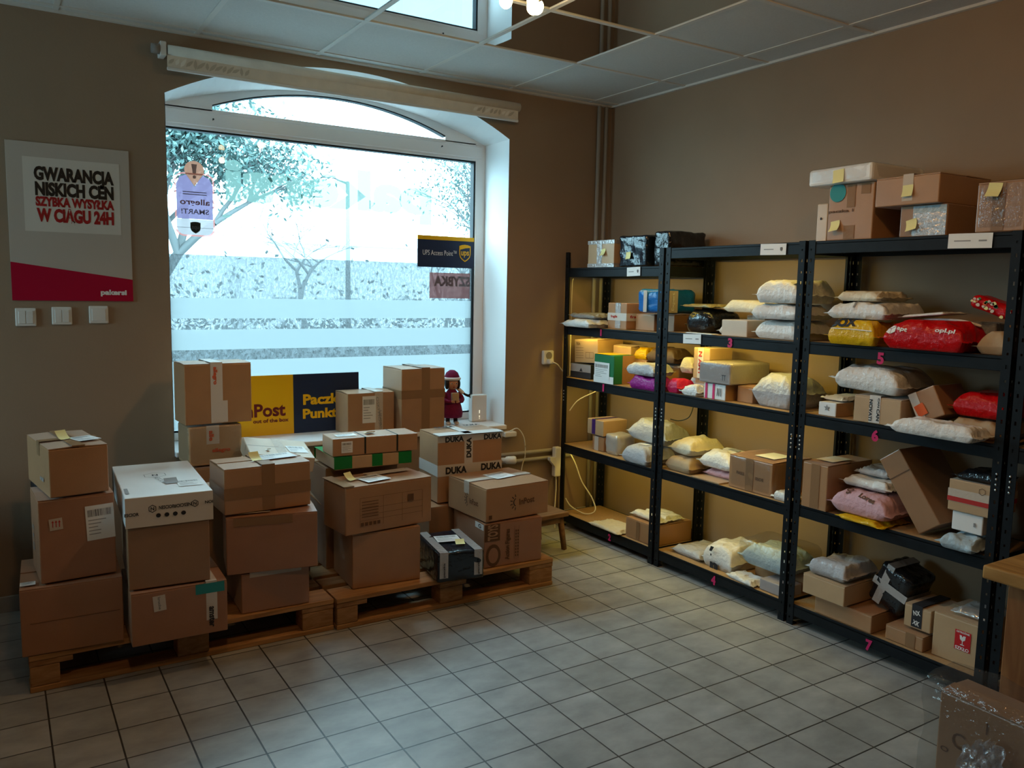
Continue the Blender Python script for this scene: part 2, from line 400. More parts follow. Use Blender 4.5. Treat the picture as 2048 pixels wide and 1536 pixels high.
    def shape(s, face, pts, m, name='printed_mark', off=.003):
        T, W, H = s.F(face, off); g = G()
        for poly_ in pts: g.face([T @ Vector((x, y, 0)) for x, y in poly_], m)
        g.build(name, s.o); return s
    def wrap(s, m='film', grow=.006, amp=.006, seed=0, name='plastic_wrap'):
        crinkle(s.o, name, s.w+2*grow, s.d+2*grow, s.h+grow*1.2, m, amp, seed, y0=-grow, z0=.002); return s
def crinkle(parent, name, w, d, h, m, amp, seed, y0=0, z0=0, rad=.02, freq=22, n=None):
    """rounded, crumpled box-shaped skin"""
    g = G(); g.mi(m)
    bmesh.ops.create_cube(g.bm, size=1)
    cut = n or 9
    bmesh.ops.subdivide_edges(g.bm, edges=list(g.bm.edges), cuts=cut, use_grid_fill=True)
    for v in g.bm.verts:
        p = Vector((v.co.x*w, v.co.y*d, v.co.z*h))
        q = Vector((max(-w/2+rad, min(w/2-rad, p.x)), max(-d/2+rad, min(d/2-rad, p.y)), max(-h/2+rad, min(h/2-rad, p.z))))
        dd = p-q
        nn = dd.normalized() if dd.length > 1e-6 else Vector((0, 0, 1))
        p = q+nn*min(dd.length, rad)
        k = noise.noise(Vector((p.x*freq+seed*7.3, p.y*freq, p.z*freq)))
        k2 = 1-2*abs(noise.noise(Vector((p.x*freq*.5+p.z*9, p.y*freq*.5, p.z*freq*.45+seed*3.1))))
        p += nn*amp*(k*.6+k2*.5-.35)
        p.z = max(p.z, -h/2+.0005)
        v.co = p+Vector((0, y0+d/2, z0+h/2))
    for f in g.bm.faces: f.smooth = True
    return g.build(name, parent)
class Parcel(Carton):
    """film-wrapped parcel: crumpled skin instead of sharp cardboard"""
    def __init__(s, P, label, m='poly_black', name='wrapped_parcel', cat='parcel', group=None, amp=.008, rad=.02, seed=1, rot=None, n=None, body='wrapped_body'):
        s.x, s.y, s.z, s.w, s.d, s.h, s.yaw = P; s.rng = random.Random(seed)
        s.o = thing(name, label, cat, (s.x, s.y, s.z), s.yaw, group, rot)
        crinkle(s.o, body, s.w, s.d, s.h, m, amp, seed, rad=rad, n=n); s.top = s.h+amp*.3
    def F(s, face, off=.004): return Carton.F(s, face, off+.004)
# ------------------------------------------------------------------ bags
class Bag:
    def __init__(s, P, label, m='poly_white', name='poly_mailer', cat='mailing bag', group=None, boxy=6, zs=.35, wr=.014, seed=1, seam=.025, nu=56, nv=40, rot=None, seamdir='u', curl=0, pinch=.05, part='bag_body'):
        s.x, s.y, s.z, s.w, s.d, s.h, s.yaw = P
        s.w *= .95; s.d *= .97; seam = min(seam, .035)*.8
        s.boxy, s.zs, s.wr, s.seed, s.seam, s.curl, s.pinch, s.seamdir = boxy, zs, wr, seed, seam, curl, pinch, seamdir
        s.o = thing(name, label, cat, (s.x, s.y, s.z), s.yaw, group, rot)
        g = G(); i = g.mi(m)
        us = [-1+2*k/nu for k in range(nu+1)]; vs = [-1+2*k/nv for k in range(nv+1)]
        if seamdir == 'u': us = [-1-2*seam/s.w]+us+[1+2*seam/s.w]
        else: vs = [-1-2*seam/s.d]+vs+[1+2*seam/s.d]
        T, B = [], []
        for v in vs:
            T.append([g.bm.verts.new(s.pt(u, v, 1)) for u in us]); B.append([g.bm.verts.new(s.pt(u, v, 0)) for u in us])
        for j in range(len(vs)-1):
            for k in range(len(us)-1):
                g.bm.faces.new((T[j][k], T[j][k+1], T[j+1][k+1], T[j+1][k])); g.bm.faces.new((B[j][k], B[j+1][k], B[j+1][k+1], B[j][k+1]))
        nb, nk = len(vs)-1, len(us)-1
        for k in range(nk):
            g.bm.faces.new((B[0][k], B[0][k+1], T[0][k+1], T[0][k])); g.bm.faces.new((T[nb][k], T[nb][k+1], B[nb][k+1], B[nb][k]))
        for j in range(nb):
            g.bm.faces.new((T[j][0], T[j+1][0], B[j+1][0], B[j][0])); g.bm.faces.new((B[j][nk], B[j+1][nk], T[j+1][nk], T[j][nk]))
        for f in g.bm.faces: f.smooth = True; f.material_index = i
        g.build(part, s.o)
    def pt(s, u, v, top):
        cu, cv = max(-1, min(1, u)), max(-1, min(1, v))
        f = lambda t: (1-abs(t)**s.boxy)**.48 if abs(t) < 1 else 0
        hg = f(cu)*f(cv)
        fill = 1-s.pinch*(1-cv*cv if abs(u) > .6 else 0)
        x = u*s.w/2*(1-s.pinch*(1-cv*cv)*abs(cu)**3); y = s.d/2+v*s.d/2*(1-s.pinch*(1-cu*cu)*abs(cv)**3)
        rc, rs_ = math.cos(s.seed*1.9), math.sin(s.seed*1.9); X, Y = x*rc+y*rs_, -x*rs_+y*rc
        r = max(-1, 1-5*abs(noise.noise(Vector((X*11+s.seed*5.1, Y*5.5, s.seed*1.7)))))
        r2 = max(-.7, 1-4.5*abs(noise.noise(Vector((X*9-Y*14, Y*8+X*5, s.seed*2.3)))))
        ed = abs(cu)**4 if s.seamdir == 'u' else abs(cv)**4
        al = cv if s.seamdir == 'u' else cu
        r3 = max(-.8, 1-4*abs(noise.noise(Vector((al*2.6, ed*.8, s.seed*4.7+(3 if (cu if s.seamdir == 'u' else cv) > 0 else 0))))))
        lump = 1+.22*noise.noise(Vector((cu*1.3+s.seed*1.1, cv*1.3, s.seed*.7)))
        nz = s.wr*(r*.38+r2*.26+r3*.8*ed)
        hg = min(1.0, hg*lump)
        cz = s.curl*max(0, abs(cu)-.6)**2*6
        if top: z = s.h*s.zs+(1-s.zs)*s.h*hg+nz*(.35+.65*min(1, hg*1.5))+cz
        else: z = s.h*s.zs*(1-min(1, hg*1.7))+.4*nz*(1-min(1, hg*1.7))+cz-.0012
        z = min(z, s.h-(0 if top else .0012))
        return Vector((x, y, max(z, .0004 if top == 0 else .0016)))
    def front(s, x, z): return None
    def topz(s, x, y): 
        u, v = x/(s.w/2), (y-s.d/2)/(s.d/2); return s.pt(max(-.99, min(.99, u)), max(-.99, min(.99, v)), 1)
    def onface(s, g, pts2, m, off=.002):
        """polygon list laid on the upper skin; pts2 in (x, y) of the bag"""
        for pl in pts2:
            g.face([s.topz(x, y)+Vector((0, -off*.7, off)) for x, y in pl], m)
    def skin(s, x, t):
        """point reached by going t metres up the near side of the bag at x, and its outward normal"""
        u = max(-.97, min(.97, x/(s.w/2))); L = 0; q = s.pt(u, -1, 1); n = 90
        for k in range(1, n+1):
            p = s.pt(u, -1+1.5*k/n, 1); d_ = p-q; l = d_.length
            if L+l >= t: 
                f = (t-L)/max(l, 1e-6); nn = Vector((0, -d_.z, d_.y)).normalized() if l > 1e-6 else Vector((0, -1, 0))
                return q+d_*f+nn*.003
            L += l; q = p
        return q
    def text(s, txt, cx, cy, w, h, m='ink', rot=0, bold=.03, name='printed_lettering'):
        me, x0, x1, y0, y1 = textmesh(txt, bold); g = G(); i = g.mi(m)
        mt = Matrix.Translation((cx, cy, 0)) @ Matrix.Rotation(R(rot), 4, 'Z') @ Matrix.Diagonal((w/(x1-x0), h/(y1-y0), 1, 1)) @ Matrix.Translation((-(x0+x1)/2, -(y0+y1)/2, 0))
        vv = []
        for v in me.vertices:
            c = mt @ v.co; vv.append(g.bm.verts.new(s.skin(c.x, c.y)))
        for p in me.polygons:
            try: g.bm.faces.new([vv[k] for k in p.vertices])
            except ValueError: pass
        g.build(name, s.o); return s
    def skinpatch(s, polys, m, name):
        g = G()
        for pl in polys: g.face([s.skin(x, t) for x, t in pl], m)
        g.build(name, s.o); return s
    def label(s, cx, cy, w, h, m='paper', n=6, name='shipping_label'):
        g = G(); i = g.mi(m)
        P = [[g.bm.verts.new(s.topz(cx-w/2+w*a/n, cy-h/2+h*b/n)+Vector((0, -.001, .0025))) for a in range(n+1)] for b in range(n+1)]
        for b in range(n):
            for a in range(n): g.bm.faces.new((P[b][a], P[b][a+1], P[b+1][a+1], P[b+1][a]))
        for f in g.bm.faces: f.smooth = True
        g.build(name, s.o); return s
# ================================================================== THE ROOM
YW, XR, H = 4.327, 3.472, 2.73
XL, YB = -2.3, -2.4
WX, SP, RISE = 1.714, .977, .246       # window arch: centre, half span, rise at the room face
ZS = 2.437                              # spring height
ZB = .69                                # sill height
def arch(half, spring, rise, n=32, cx=WX):
    Rr = (half*half+rise*rise)/(2*rise)
    return [(cx-half+2*half*k/n, spring+math.sqrt(max(0, Rr*Rr-(-half+2*half*k/n)**2))-(Rr-rise)) for k in range(n+1)]
A0 = arch(SP, ZS, RISE)                 # room face
A1 = arch(SP, ZS-.005, .175)            # at the window frame
YF = 4.608
g = G(); g.box(XL-.1, XR+.1, YB-.1, 4.72, -.1, 0, 'floor'); struct(g.build('floor'))
# ceiling: grid of mineral tiles and mirror panels
gx = [-2.316+.6*k for k in range(-1, 10)]; gx = [1.484+.597*k for k in range(-7, 4)]; gy = [4.245-.605*k for k in range(0, 12)]
gx = [XL-.05]+[x for x in gx if XL < x < XR]+[XR+.05]; gy = [YW+.02]+[y for y in gy if y > YB]+[YB-.05]
g = G()
for i in range(len(gx)-1):
    for j in range(len(gy)-1):
        mir = .85 < (gx[i]+gx[i+1])/2 < 2.68 and 1.0 < (gy[j]+gy[j+1])/2 < 3.63
        g.box(gx[i], gx[i+1], gy[j+1], gy[j], H+.0, H+.06, 'mirror' if mir else 'ceil')
struct(g.build('ceiling'))
g = G()
for x in gx[1:-1]: g.box(x-.012, x+.012, YB, YW, H-.004, H+.001, 'tbar')
for y in gy[1:-1]: g.box(XL, XR, y-.012, y+.012, H-.0045, H+.001, 'tbar')
struct(g.build('trim_1'))
g = G(); g.box(XL, XR, YW-.026, YW, H-.012, H, 'tbar'); g.box(XR-.022, XR, YB, YW, H-.012, H, 'tbar'); struct(g.build('trim_2'))
# window wall with arched opening
g = G()
d = (0, .30, 0)
g.box(XL-.1, WX-SP, YW, YW+.3, 0, H+.06, 'wall'); g.box(WX+SP, XR+.1, YW, YW+.3, 0, H+.06, 'wall'); g.box(WX-SP, WX+SP, YW, YW+.3, 0, ZB-.03, 'wall')
for k in range(32):
    (xa, za), (xb, zb) = A0[k], A0[k+1]
    g.face([(xa, YW, za), (xb, YW, zb), (xb, YW, H+.06), (xa, YW, H+.06)], 'wall')
for k in range(32):
    (xa, za), (xb, zb) = A1[k], A1[k+1]
    g.prism([(xa, YF+.012, za), (xb, YF+.012, zb), (xb, YF+.012, H+.06), (xa, YF+.012, H+.06)], (0, .1, 0), 'plaster')
    (xc, zc), (xd, zd) = A0[k], A0[k+1]
    g.face([(xc, YW, zc), (xd, YW, zd), (xb, YF+.03, zb), (xa, YF+.03, za)], 'plaster')
for sx in (-1, 1):
    x = WX+sx*(SP-.002); g.face([(x, YW-.0005, ZB-.03), (x, YW-.0005, ZS), (x, YF+.1, ZS), (x, YF+.1, ZB-.03)], 'plaster')
struct(g.build('wall_back'))
g = G(); g.box(XR, XR+.1, YB-.1, 4.72, 0, H+.06, 'wall'); struct(g.build('wall_right'))
g = G(); g.box(XL-.1, XR+.1, YB-.1, YB, 0, H+.06, 'wall'); struct(g.build('wall_front'))
LY0, LY1, LZ0, LZ1 = 3.0, 4.1, 1.05, 2.2
g = G(); g.box(XL-.1, XL, YB, LY0, 0, H+.06, 'wall'); g.box(XL-.1, XL, LY1, YW+.05, 0, H+.06, 'wall'); g.box(XL-.1, XL, LY0, LY1, 0, LZ0, 'wall'); g.box(XL-.1, XL, LY0, LY1, LZ1, H+.06, 'wall'); struct(g.build('wall_left'))
g = G(); g.box(XL, WX-.2, YW-.012, YW, 0, .075, 'floor', .002); g.box(WX-.2, XR, YW-.012, YW, 0, .075, 'floor', .002); struct(g.build('baseboard_back'))
g = G(); g.box(XR-.012, XR, YB, YW-.013, 0, .075, 'floor', .002); struct(g.build('baseboard_right'))
# --- window_1
w1 = struct(bpy.data.objects.new('window_1', None)); C.objects.link(w1); w1.location = (WX, YF, ZB)
L = Matrix.Translation((-WX, -YF, -ZB))
PX0, PX1, PZ0, PZ1 = .785, 2.609, .745, 2.323
AP = arch(.691, 2.46, .130, 24, 1.711)
g = G()
ya, yb = YF+.004, YF+.075
def fr(x0, x1, z0, z1): g.box(x0, x1, ya, yb, z0, z1, 'pvc', .004)
fr(WX-SP+.001, PX0-.012, ZB, ZS); fr(PX1+.012, WX+SP-.001, ZB, ZS); fr(PX0-.013, PX1+.013, ZB, PZ0-.012); fr(PX0-.013, PX1+.013, PZ1+.012, 2.445)
for k in range(24):       # spandrel between glass arc and masonry arc
    (xa, za), (xb, zb) = AP[k], AP[k+1]
    oz = lambda x: min(ZS-.005+math.sqrt(max(0, ((SP*SP+.175**2)/.35)**2-(x-WX)**2))-((SP*SP+.175**2)/.35-.175), 9)
    g.prism([(xa, ya, za+.008), (xb, ya, zb+.008), (xb, ya, oz(xb)+.03), (xa, ya, oz(xa)+.03)], (0, .07, 0), 'pvc')
for xs in ((WX-SP, 1.02), (2.402, WX+SP)): g.prism([(xs[0], ya, ZS-.002), (xs[1], ya, ZS-.002), (xs[1], ya, oz(xs[1])+.03), (xs[0], ya, oz(xs[0])+.005)], (0, .07, 0), 'pvc')
g.box(PX0-.05, PX1+.05, ya-.008, ya+.01, 2.352, 2.425, 'pvc', .004)
g.build('window_frame', w1, L)
g = G()
for (x0, x1, z0, z1) in ((PX0-.013, PX0, PZ0-.012, PZ1+.012), (PX1, PX1+.013, PZ0-.012, PZ1+.012), (PX0, PX1, PZ0-.013, PZ0-.002), (PX0, PX1, PZ1+.002, PZ1+.013)): g.box(x0, x1, ya+.006, ya+.05, z0, z1, 'gasket')
for k in range(24):
    (xa, za), (xb, zb) = AP[k], AP[k+1]; g.prism([(xa, ya+.002, za+.001), (xb, ya+.002, zb+.001), (xb, ya+.002, zb+.009), (xa, ya+.002, za+.009)], (0, .04, 0), 'gasket')
g.build('rubber_gasket', w1, L)
yp = YF+.028
g = G(); g.face([(PX0, yp, PZ0), (PX1, yp, PZ0), (PX1, yp, PZ1), (PX0, yp, PZ1)], 'pane'); g.build('main_pane', w1, L)
g = G(); g.face([(x, yp, z) for x, z in AP], 'pane'); g.build('arched_pane', w1, L)
for z0, z1, m, nm in ((1.52, 1.685, 'mist', 'condensation_band'), (1.455, 1.52, 'mist', 'condensation_band'), (1.345, 1.455, 'frost', 'frosted_film'), (1.285, 1.345, 'mist', 'condensation_band'), (1.175, 1.285, 'frost', 'frosted_film'), (1.115, 1.175, 'mist', 'condensation_band'), (PZ0, 1.115, 'frost', 'frosted_film')):
    g = G(); g.face([(PX0, yp-.003, z0), (PX1, yp-.003, z0), (PX1, yp-.003, z1), (PX0, yp-.003, z1)], m); g.build(nm, w1, L)
g = G(); g.box(WX-SP+.002, WX+SP-.002, YW-.035, YF+.02, ZB-.028, ZB, 'pvc', .006); g.build('window_sill', w1, L)
for x, z in ((1.02, 2.385), (2.37, 2.392)):
    g = G(); g.tube([(x, ya-.02, z+.006), (x, ya+.003, z)], .0022, 'ink', 6); g.ball((x, ya-.02, z+.006), .005, 'ink', 8, 6); g.build('nail', w1, L)
# window lettering and stickers
def lettering(name, label, cat, items, x, z, y=yp-.006):
    o = thing(name, label, cat, (x, y, z)); g = G()
    T = frame((0, 0, 0), (1, 0, 0), (0, 0, 1))
    for t, cx, cz, w, h, m, fl in items: text2d(g, t, cx, cz, w, h, m, T=T, bold=.05, flip=fl)
    g.build('letters', o); return o
lettering('window_lettering', 'pale mint shop name lettering seen mirrored across the upper glass of the arched window', 'window lettering', [('pakersi', 0, .02, 1.24, .30, 'decal_mint', True)], 1.70, 2.04)
lettering('window_lettering', 'faint second row of mirrored letters under the large pale lettering on the window', 'window lettering', [('KIE', -.08, 0, .19, .065, 'decal_mint', True)], 1.24, 1.872)
o = thing('window_sticker', 'purple parcel sticker with orange pin top on the upper left of the window', 'sticker', (.925, yp-.006, 1.78))
T = frame((0, 0, 0), (1, 0, 0), (0, 0, 1))
def rrect(x0, x1, z0, z1, r, n=6):
    P = []
    for cx, cz, a in ((x1-r, z0+r, -90), (x1-r, z1-r, 0), (x0+r, z1-r, 90), (x0+r, z0+r, 180)):
        for k in range(n+1): t = R(a+90*k/n); P.append((cx+r*math.cos(t), cz+r*math.sin(t)))
    return P
ro, ri = rrect(-.1, .1, 0, .33, .045), rrect(-.092, .092, .008, .322, .038)
g = G(); g.face([T @ Vector((x, z, 0)) for x, z in ri if z < .09]+[T @ Vector((.092, .09, 0)), T @ Vector((-.092, .09, 0))][:0], 'decal_white')
for k in range(len(ro)): g.face([T @ Vector((p[0], p[1], 0)) for p in (ro[k], ro[(k+1) % len(ro)], ri[(k+1) % len(ri)], ri[k])], 'decal_rose')
g.face([T @ Vector(p) for p in ((-.092, .0445, 0), (.092, .0445, 0), (.092, .09, 0), (-.092, .09, 0))], 'decal_white'); g.build('white_base', o)
g = G(); g.face([T @ Vector((x, z, .0012)) for x, z in [(-.091, .0905), (.091, .0905), (.092, .27), (.075, .305), (.045, .318), (.034, .312), (0, .258), (-.034, .312), (-.045, .318), (-.075, .305), (-.092, .27)]], 'decal_purple'); g.build('purple_panel', o)
g = G(); g.face([T @ Vector((x, z, .0024)) for x, z in [(0, .262)]+[(.05*math.cos(R(a)), .345+.047*math.sin(R(a))) for a in range(-30, 211, 20)]], 'decal_orange')
g.face([T @ Vector((x, z, .0036)) for x, z in [(-.008, .328), (.008, .328), (.014, .375), (-.014, .375)]], 'decal_white'); g.face([T @ Vector((.009*math.cos(k*.63), .309+.009*math.sin(k*.63), .0036)) for k in range(10)], 'decal_white'); g.build('orange_pin', o)
g = G(); text2d(g, 'allegro', 0, .175, .15, .04, 'decal_orange', T=T, flip=True, z=.0036); text2d(g, 'SMART!', .0, .13, .14, .026, 'decal_white', T=T, flip=True, z=.0036)
for k in range(2): rect2d(g, -.06, .06, .228-.012*k, .233-.012*k, 'decal_white', T, .0036)
g.build('sticker_lettering', o)
g = G(); shield2d(g, 0, .046, .052, .062, T, 'decal_gray', 'decal_gray', 'decal_white', .0024, flip=True); g.build('shield_logo', o)
o = thing('courier_sign', 'navy and yellow courier sign with shield logo at the right of the window', 'sign', (2.407, YF-.012, 1.662))
g = G(); g.box(-.197, .197, 0, .006, 0, .168, 'navy', .001); g.build('sign_board', o)
T = frame((0, -.0012, 0), (1, 0, 0), (0, 0, 1))
g = G(); rect2d(g, -.197, .197, .168, .193, 'signyellow', T); g.box(-.197, .197, 0, .006, .168, .193, 'signyellow', .001); g.build('yellow_stripe', o)
g = G(); text2d(g, 'UPS Access Point\u2122', -.045, .09, .235, .032, 'ink_white', T=T, bold=0); g.build('sign_lettering', o)
g = G(); shield2d(g, .133, .093, .082, .108, T, 'signyellow', 'navy', 'signyellow'); g.build('shield_logo', o)
o = lettering('window_lettering', 'faint rose mirrored print on the condensation at the right edge of the window', 'window lettering', [('SZYBKA', 0, 0, .26, .06, 'decal_white', True)], 2.47, 1.58)
g = G(); rect2d(g, -.16, .13, -.11, .05, 'decal_rose', frame((0, .002, 0), (1, 0, 0), (0, 0, 1))); g.build('rose_field', o)
# --- window_2, glazed opening in the left wall
w2 = struct(bpy.data.objects.new('window_2', None)); C.objects.link(w2); w2.location = (XL, LY0, LZ0)
L2 = Matrix.Translation((-XL, -LY0, -LZ0)); g = G()
for y0, y1, z0, z1 in ((LY0, LY0+.07, LZ0, LZ1), (LY1-.07, LY1, LZ0, LZ1), (LY0, LY1, LZ0, LZ0+.07), (LY0, LY1, LZ1-.07, LZ1), ((LY0+LY1)/2-.04, (LY0+LY1)/2+.04, LZ0, LZ1)): g.box(XL-.07, XL-.01, y0, y1, z0, z1, 'pvc', .003)
g.build('window_frame', w2, L2)
g = G(); g.face([(XL-.04, LY0, LZ0), (XL-.04, LY1, LZ0), (XL-.04, LY1, LZ1), (XL-.04, LY0, LZ1)], 'pane'); g.build('pane', w2, L2)
# ------------------------------------------------------------------ wall fittings
o = thing('roller_blind', 'cream roller blind with leaf pattern rolled up above the arched window', 'roller blind', (1.73, YW-.06, 2.60))
g = G(); g.tube([(-.985, 0, .02), (.985, 0, .016)], .026, 'fabric', 20); g.build('blind_roll', o)
g = G(); g.box(-.988, .972, -.012, -.008, -.062, .0, 'fabric'); g.box(-.99, .974, -.016, -.004, -.072, -.058, 'plastic_white', .003); g.build('hem_strip', o)
g = G(); rng = random.Random(4)
T = frame((0, -.0135, 0), (1, 0, 0), (0, 0, 1))
for x0, x1 in ((-.97, -.60), (.68, .95)):
    x = x0; g = G()
    while x < x1:
        a = rng.uniform(-.6, .6); l = rng.uniform(.02, .032); cz = -.03
        g.face([T @ Vector((x+l*math.cos(a+1.2)*q[0]-.008*q[1]*math.sin(a+1.2), cz+l*.8*math.sin(a+1.2)*q[0]+.008*q[1]*math.cos(a+1.2), 0)) for q in ((-1, 0), (-.3, 1), (.4, .8), (1, 0), (.4, -.8), (-.3, -1))], rng.choice(['pattern', 'pattern_dark'])); x += .027
    g.build('leaf_pattern', o)
for sx in (-1,):
    g = G(); g.box(sx*1.005-.014, sx*1.005+.014, -.02, .06, -.01, .055, 'plastic_white', .004); g.build('wall_bracket', o)
g = G(); g.tube([(-1.055, 0, .02), (-1.018, 0, .02)], [.022, .024], 'plastic_gray', 16); g.build('end_cap', o)
def switch(x, z, two, label):
    o = thing('light_switch', label, 'light switch', (x, YW, z), 0, 'light switches under the poster')
    g = G(); g.box(-.041, .041, -.011, 0, -.041, .041, 'plastic_white', .004); g.build('switch_frame', o)
    for a, b in (((-.029, -.0008), (.0008, .029)) if two else ((-.029, .029),)):
        g = G(); g.box(a, b, -.0155, -.009, -.029, .029, 'plastic_white', .002, T=Matrix.Rotation(R(3), 4, 'X')); g.build('rocker', o)
switch(.1215, 1.3645, True, 'white double light switch, leftmost of the three under the poster')
switch(.2655, 1.3705, True, 'white double light switch, middle one of the three under the poster')
switch(.4185, 1.376, False, 'white single rocker light switch, rightmost of the three under the poster')
o = thing('wall_poster', 'tall beige poster with black and red slogan and red lower corner on the back wall', 'poster', (.3215, YW, 1.44))
PW, PH = .498, .705
g = G(); g.box(-PW/2, PW/2, -.006, 0, 0, PH, 'poster', .001); g.build('poster_sheet', o)
T = frame((-PW/2, -.0068, 0), (1, 0, 0), (0, 0, 1))
g = G(); rect2d(g, .063, .455, .312, .640, 'poster_white', T); g.build('white_panel', o)
g = G(); g.face([T @ Vector(p) for p in ((0, 0, .0), (PW, 0, 0), (PW, .103, 0), (0, .172, 0))], 'poster_red'); g.build('red_field', o)
T2 = frame((-PW/2, -.0076, 0), (1, 0, 0), (0, 0, 1))
g = G(); text2d(g, 'GWARANCJA', .268, .573, .325, .058, 'poster_ink', T=T2, bold=.055); text2d(g, 'NISKICH CEN', .268, .505, .320, .058, 'poster_ink', T=T2, bold=.055); g.build('black_slogan', o)
g = G(); text2d(g, 'SZYBKA WYSY\u0141KA', .268, .448, .320, .040, 'poster_red_ink', T=T2, bold=.055); text2d(g, 'W CI\u0104GU 24H', .268, .390, .315, .060, 'poster_red_ink', T=T2, bold=.055); g.build('red_slogan', o)
g = G(); text2d(g, 'pakersi', .414, .038, .112, .032, 'ink_white', T=T2, bold=.05); g.build('shop_logo', o)
o = thing('wall_socket', 'cream wall socket with a white cable plugged in left of the shelving', 'socket', (3.0, YW, 1.105))
g = G(); g.box(-.04, .04, -.03, 0, -.045, .045, 'plastic_white', .008); g.build('socket_housing', o)
g = G(); g.tube([(0, -.031, .012), (0, -.024, .012)], [.024, .021], 'plastic_gray', 18); g.build('socket_face', o)
g = G(); g.box(-.018, .018, -.065, -.028, -.04, -.008, 'plastic_white', .008); g.build('plug', o)
def smooth_path(P, n=8):
    P = [Vector(p) for p in P]; out = []
    for k in range(len(P)-1):
        p0, p1, p2, p3 = P[max(k-1, 0)], P[k], P[k+1], P[min(k+2, len(P)-1)]
        for q in range(n):
            t = q/n; out.append(.5*((2*p1)+(-p0+p2)*t+(2*p0-5*p1+4*p2-p3)*t*t+(-p0+3*p1-3*p2+p3)*t**3))
    return out+[P[-1]]
def cable(name, label, pts, r=.004, m='cable', cat='cable'):
    g = G(); g.tube(smooth_path(pts), r, m, 7); return tag(g.build(name), label, cat)
cable('power_cable', 'cream cable sagging from the wall socket to the shelving post', [(3.0, YW-.06, 1.08), (3.03, YW-.08, 1.065), (3.08, YW-.055, 1.03), (3.14, YW-.045, .985), (3.2, YW-.04, .98)])
for k, (x, lab) in enumerate(((3.348, 'left one of two painted pipes rising in the room corner'), (3.405, 'right one of two painted pipes rising in the room corner'))):
    g = G(); g.tube([(x, YW-.03, .012), (x, YW-.03, H-.014)], .0125, 'pipe', 14); tag(g.build('heating_pipe'), lab, 'pipe', 'vertical heating pipes')
for z, lab in ((.50, 'upper one of two horizontal painted pipes low on the back wall'), (.452, 'lower one of two horizontal painted pipes low on the back wall')):
    g = G(); g.tube([(2.45, YW-.03, z), (3.33, YW-.03, z)], .0115, 'pipe', 14); tag(g.build('radiator_pipe'), lab, 'pipe', 'horizontal radiator pipes')
o = thing('radiator_valve', 'white thermostatic radiator valve head beside the right parcel stack', 'radiator valve', (2.66, YW-.09, .478))
TV = Matrix.Rotation(R(90), 4, 'Y') @ Matrix.Rotation(R(22), 4, 'X')
g = G(); g.lathe([(.017, -.05), (.017, -.01), (.024, -.005), (.026, .045), (.024, .052), (.02, .056), (0.005, .056)], 'plastic_white', 20); g.build('valve_head', o, TV)
g = G(); g.tube([(-.05, .0, 0), (-.16, .0, -.0)], .011, 'plastic_white', 12); g.build('valve_body', o)
o = thing('cable_adapter', 'white plug adapter with a thin cable at the window corner behind the black lettered box', 'adapter', (2.705, YW-.03, .63))
g = G(); g.box(-.045, .045, -.03, .03, -.015, .018, 'plastic_white', .008); g.build('adapter_body', o)
g = G(); g.tube(smooth_path([(.0, -.015, .02), (.05, -.03, .035), (.09, -.045, -.03), (.095, -.05, -.14), (.08, -.05, -.18), (.065, -.05, -.26), (.06, -.06, -.33)]), .0035, 'cable', 6); g.build('thin_cable', o)
o = thing('power_strip', 'white power strip hanging on the wall beside the left shelving post', 'power strip', (3.055, YW-.045, .30))
g = G(); g.box(-.024, .024, -.04, 0, .03, .225, 'plastic_white', .008); g.build('strip_body', o)
g = G(); g.prism([(-.024, -.012, .10), (-.07, -.02, .145), (-.07, -.02, .165), (-.024, -.012, .16)], (0, -.03, 0), 'plastic_white'); g.build('angled_plug', o)
g = G(); g.tube(smooth_path([(.0, -.02, .03), (-.005, -.03, -.05), (-.03, -.06, -.12), (-.055, -.09, -.21), (-.07, -.12, -.285)]), .004, 'cable', 6); g.build('strip_cable', o)
# ceiling lamp
o = thing('ceiling_spotlight', 'three-bulb ceiling spotlight glowing warm under the mirror panels', 'ceiling lamp', (1.80, 2.80, H-.006))
g = G(); g.lathe([(.001, 0), (.06, 0), (.06, -.018), (.05, -.026), (.001, -.026)][::-1], 'brass', 24); g.build('lamp_base', o)
for dx, dy, dz in ((-.075, .02, -.085), (.0, -.06, -.115), (.07, .02, -.08)):
    g = G(); g.tube([(dx*.3, dy*.3, -.02), (dx*.75, dy*.75, dz*.55)], .007, 'brass', 10); hd = g.build('lamp_arm', o)
    g = G(); g.tube([(dx*.7, dy*.7, dz*.45), (dx*.95, dy*.95, dz*.8)], [.016, .026], 'brass', 14); g.build('lamp_holder', o)
    g = G(); g.ball((dx, dy, dz), (.026, .026, .03), 'bulb', 14, 10); g.build('bulb', o)
# ------------------------------------------------------------------ pallets
def pallet(x, y, label, yaw=0):
    o = thing('pallet', label, 'pallet', (x, y, 0), yaw, 'wooden pallets under the parcels')
    Lp, Dp = 1.176, .80
    for yy, ww in ((0, .145), (.19, .1), (.3275, .145), (.51, .1), (.655, .145)):
        g = G(); g.box(0, Lp, yy, yy+ww, .122, .144, 'pine', .003); g.build('deck_board', o)
    for xx in (0, Lp/2-.0725, Lp-.145):
        wx = .145 if xx != Lp/2-.0725 else .145
        g = G(); g.box(xx, xx+wx, .002, Dp-.002, .100, .1215, 'pine_end', .003); g.build('stringer_board', o)
        for yy in (.002, .35, .70-.002):
            g = G(); g.box(xx+.002, xx+(.1 if xx == 0 else .143 if xx > .6 else .125), yy, yy+.098, .0225, .0995, 'pine_end', .004); g.build('block', o)
    for yy, ww in ((0, .1), (.35, .1), (.70, .1)):
        g = G(); g.box(0, Lp, yy, yy+ww, .0005, .022, 'pine', .003); g.build('bottom_board', o)
    return o
pallet(.052, 3.388, 'left wooden pallet carrying the brown and white box stacks by the window')
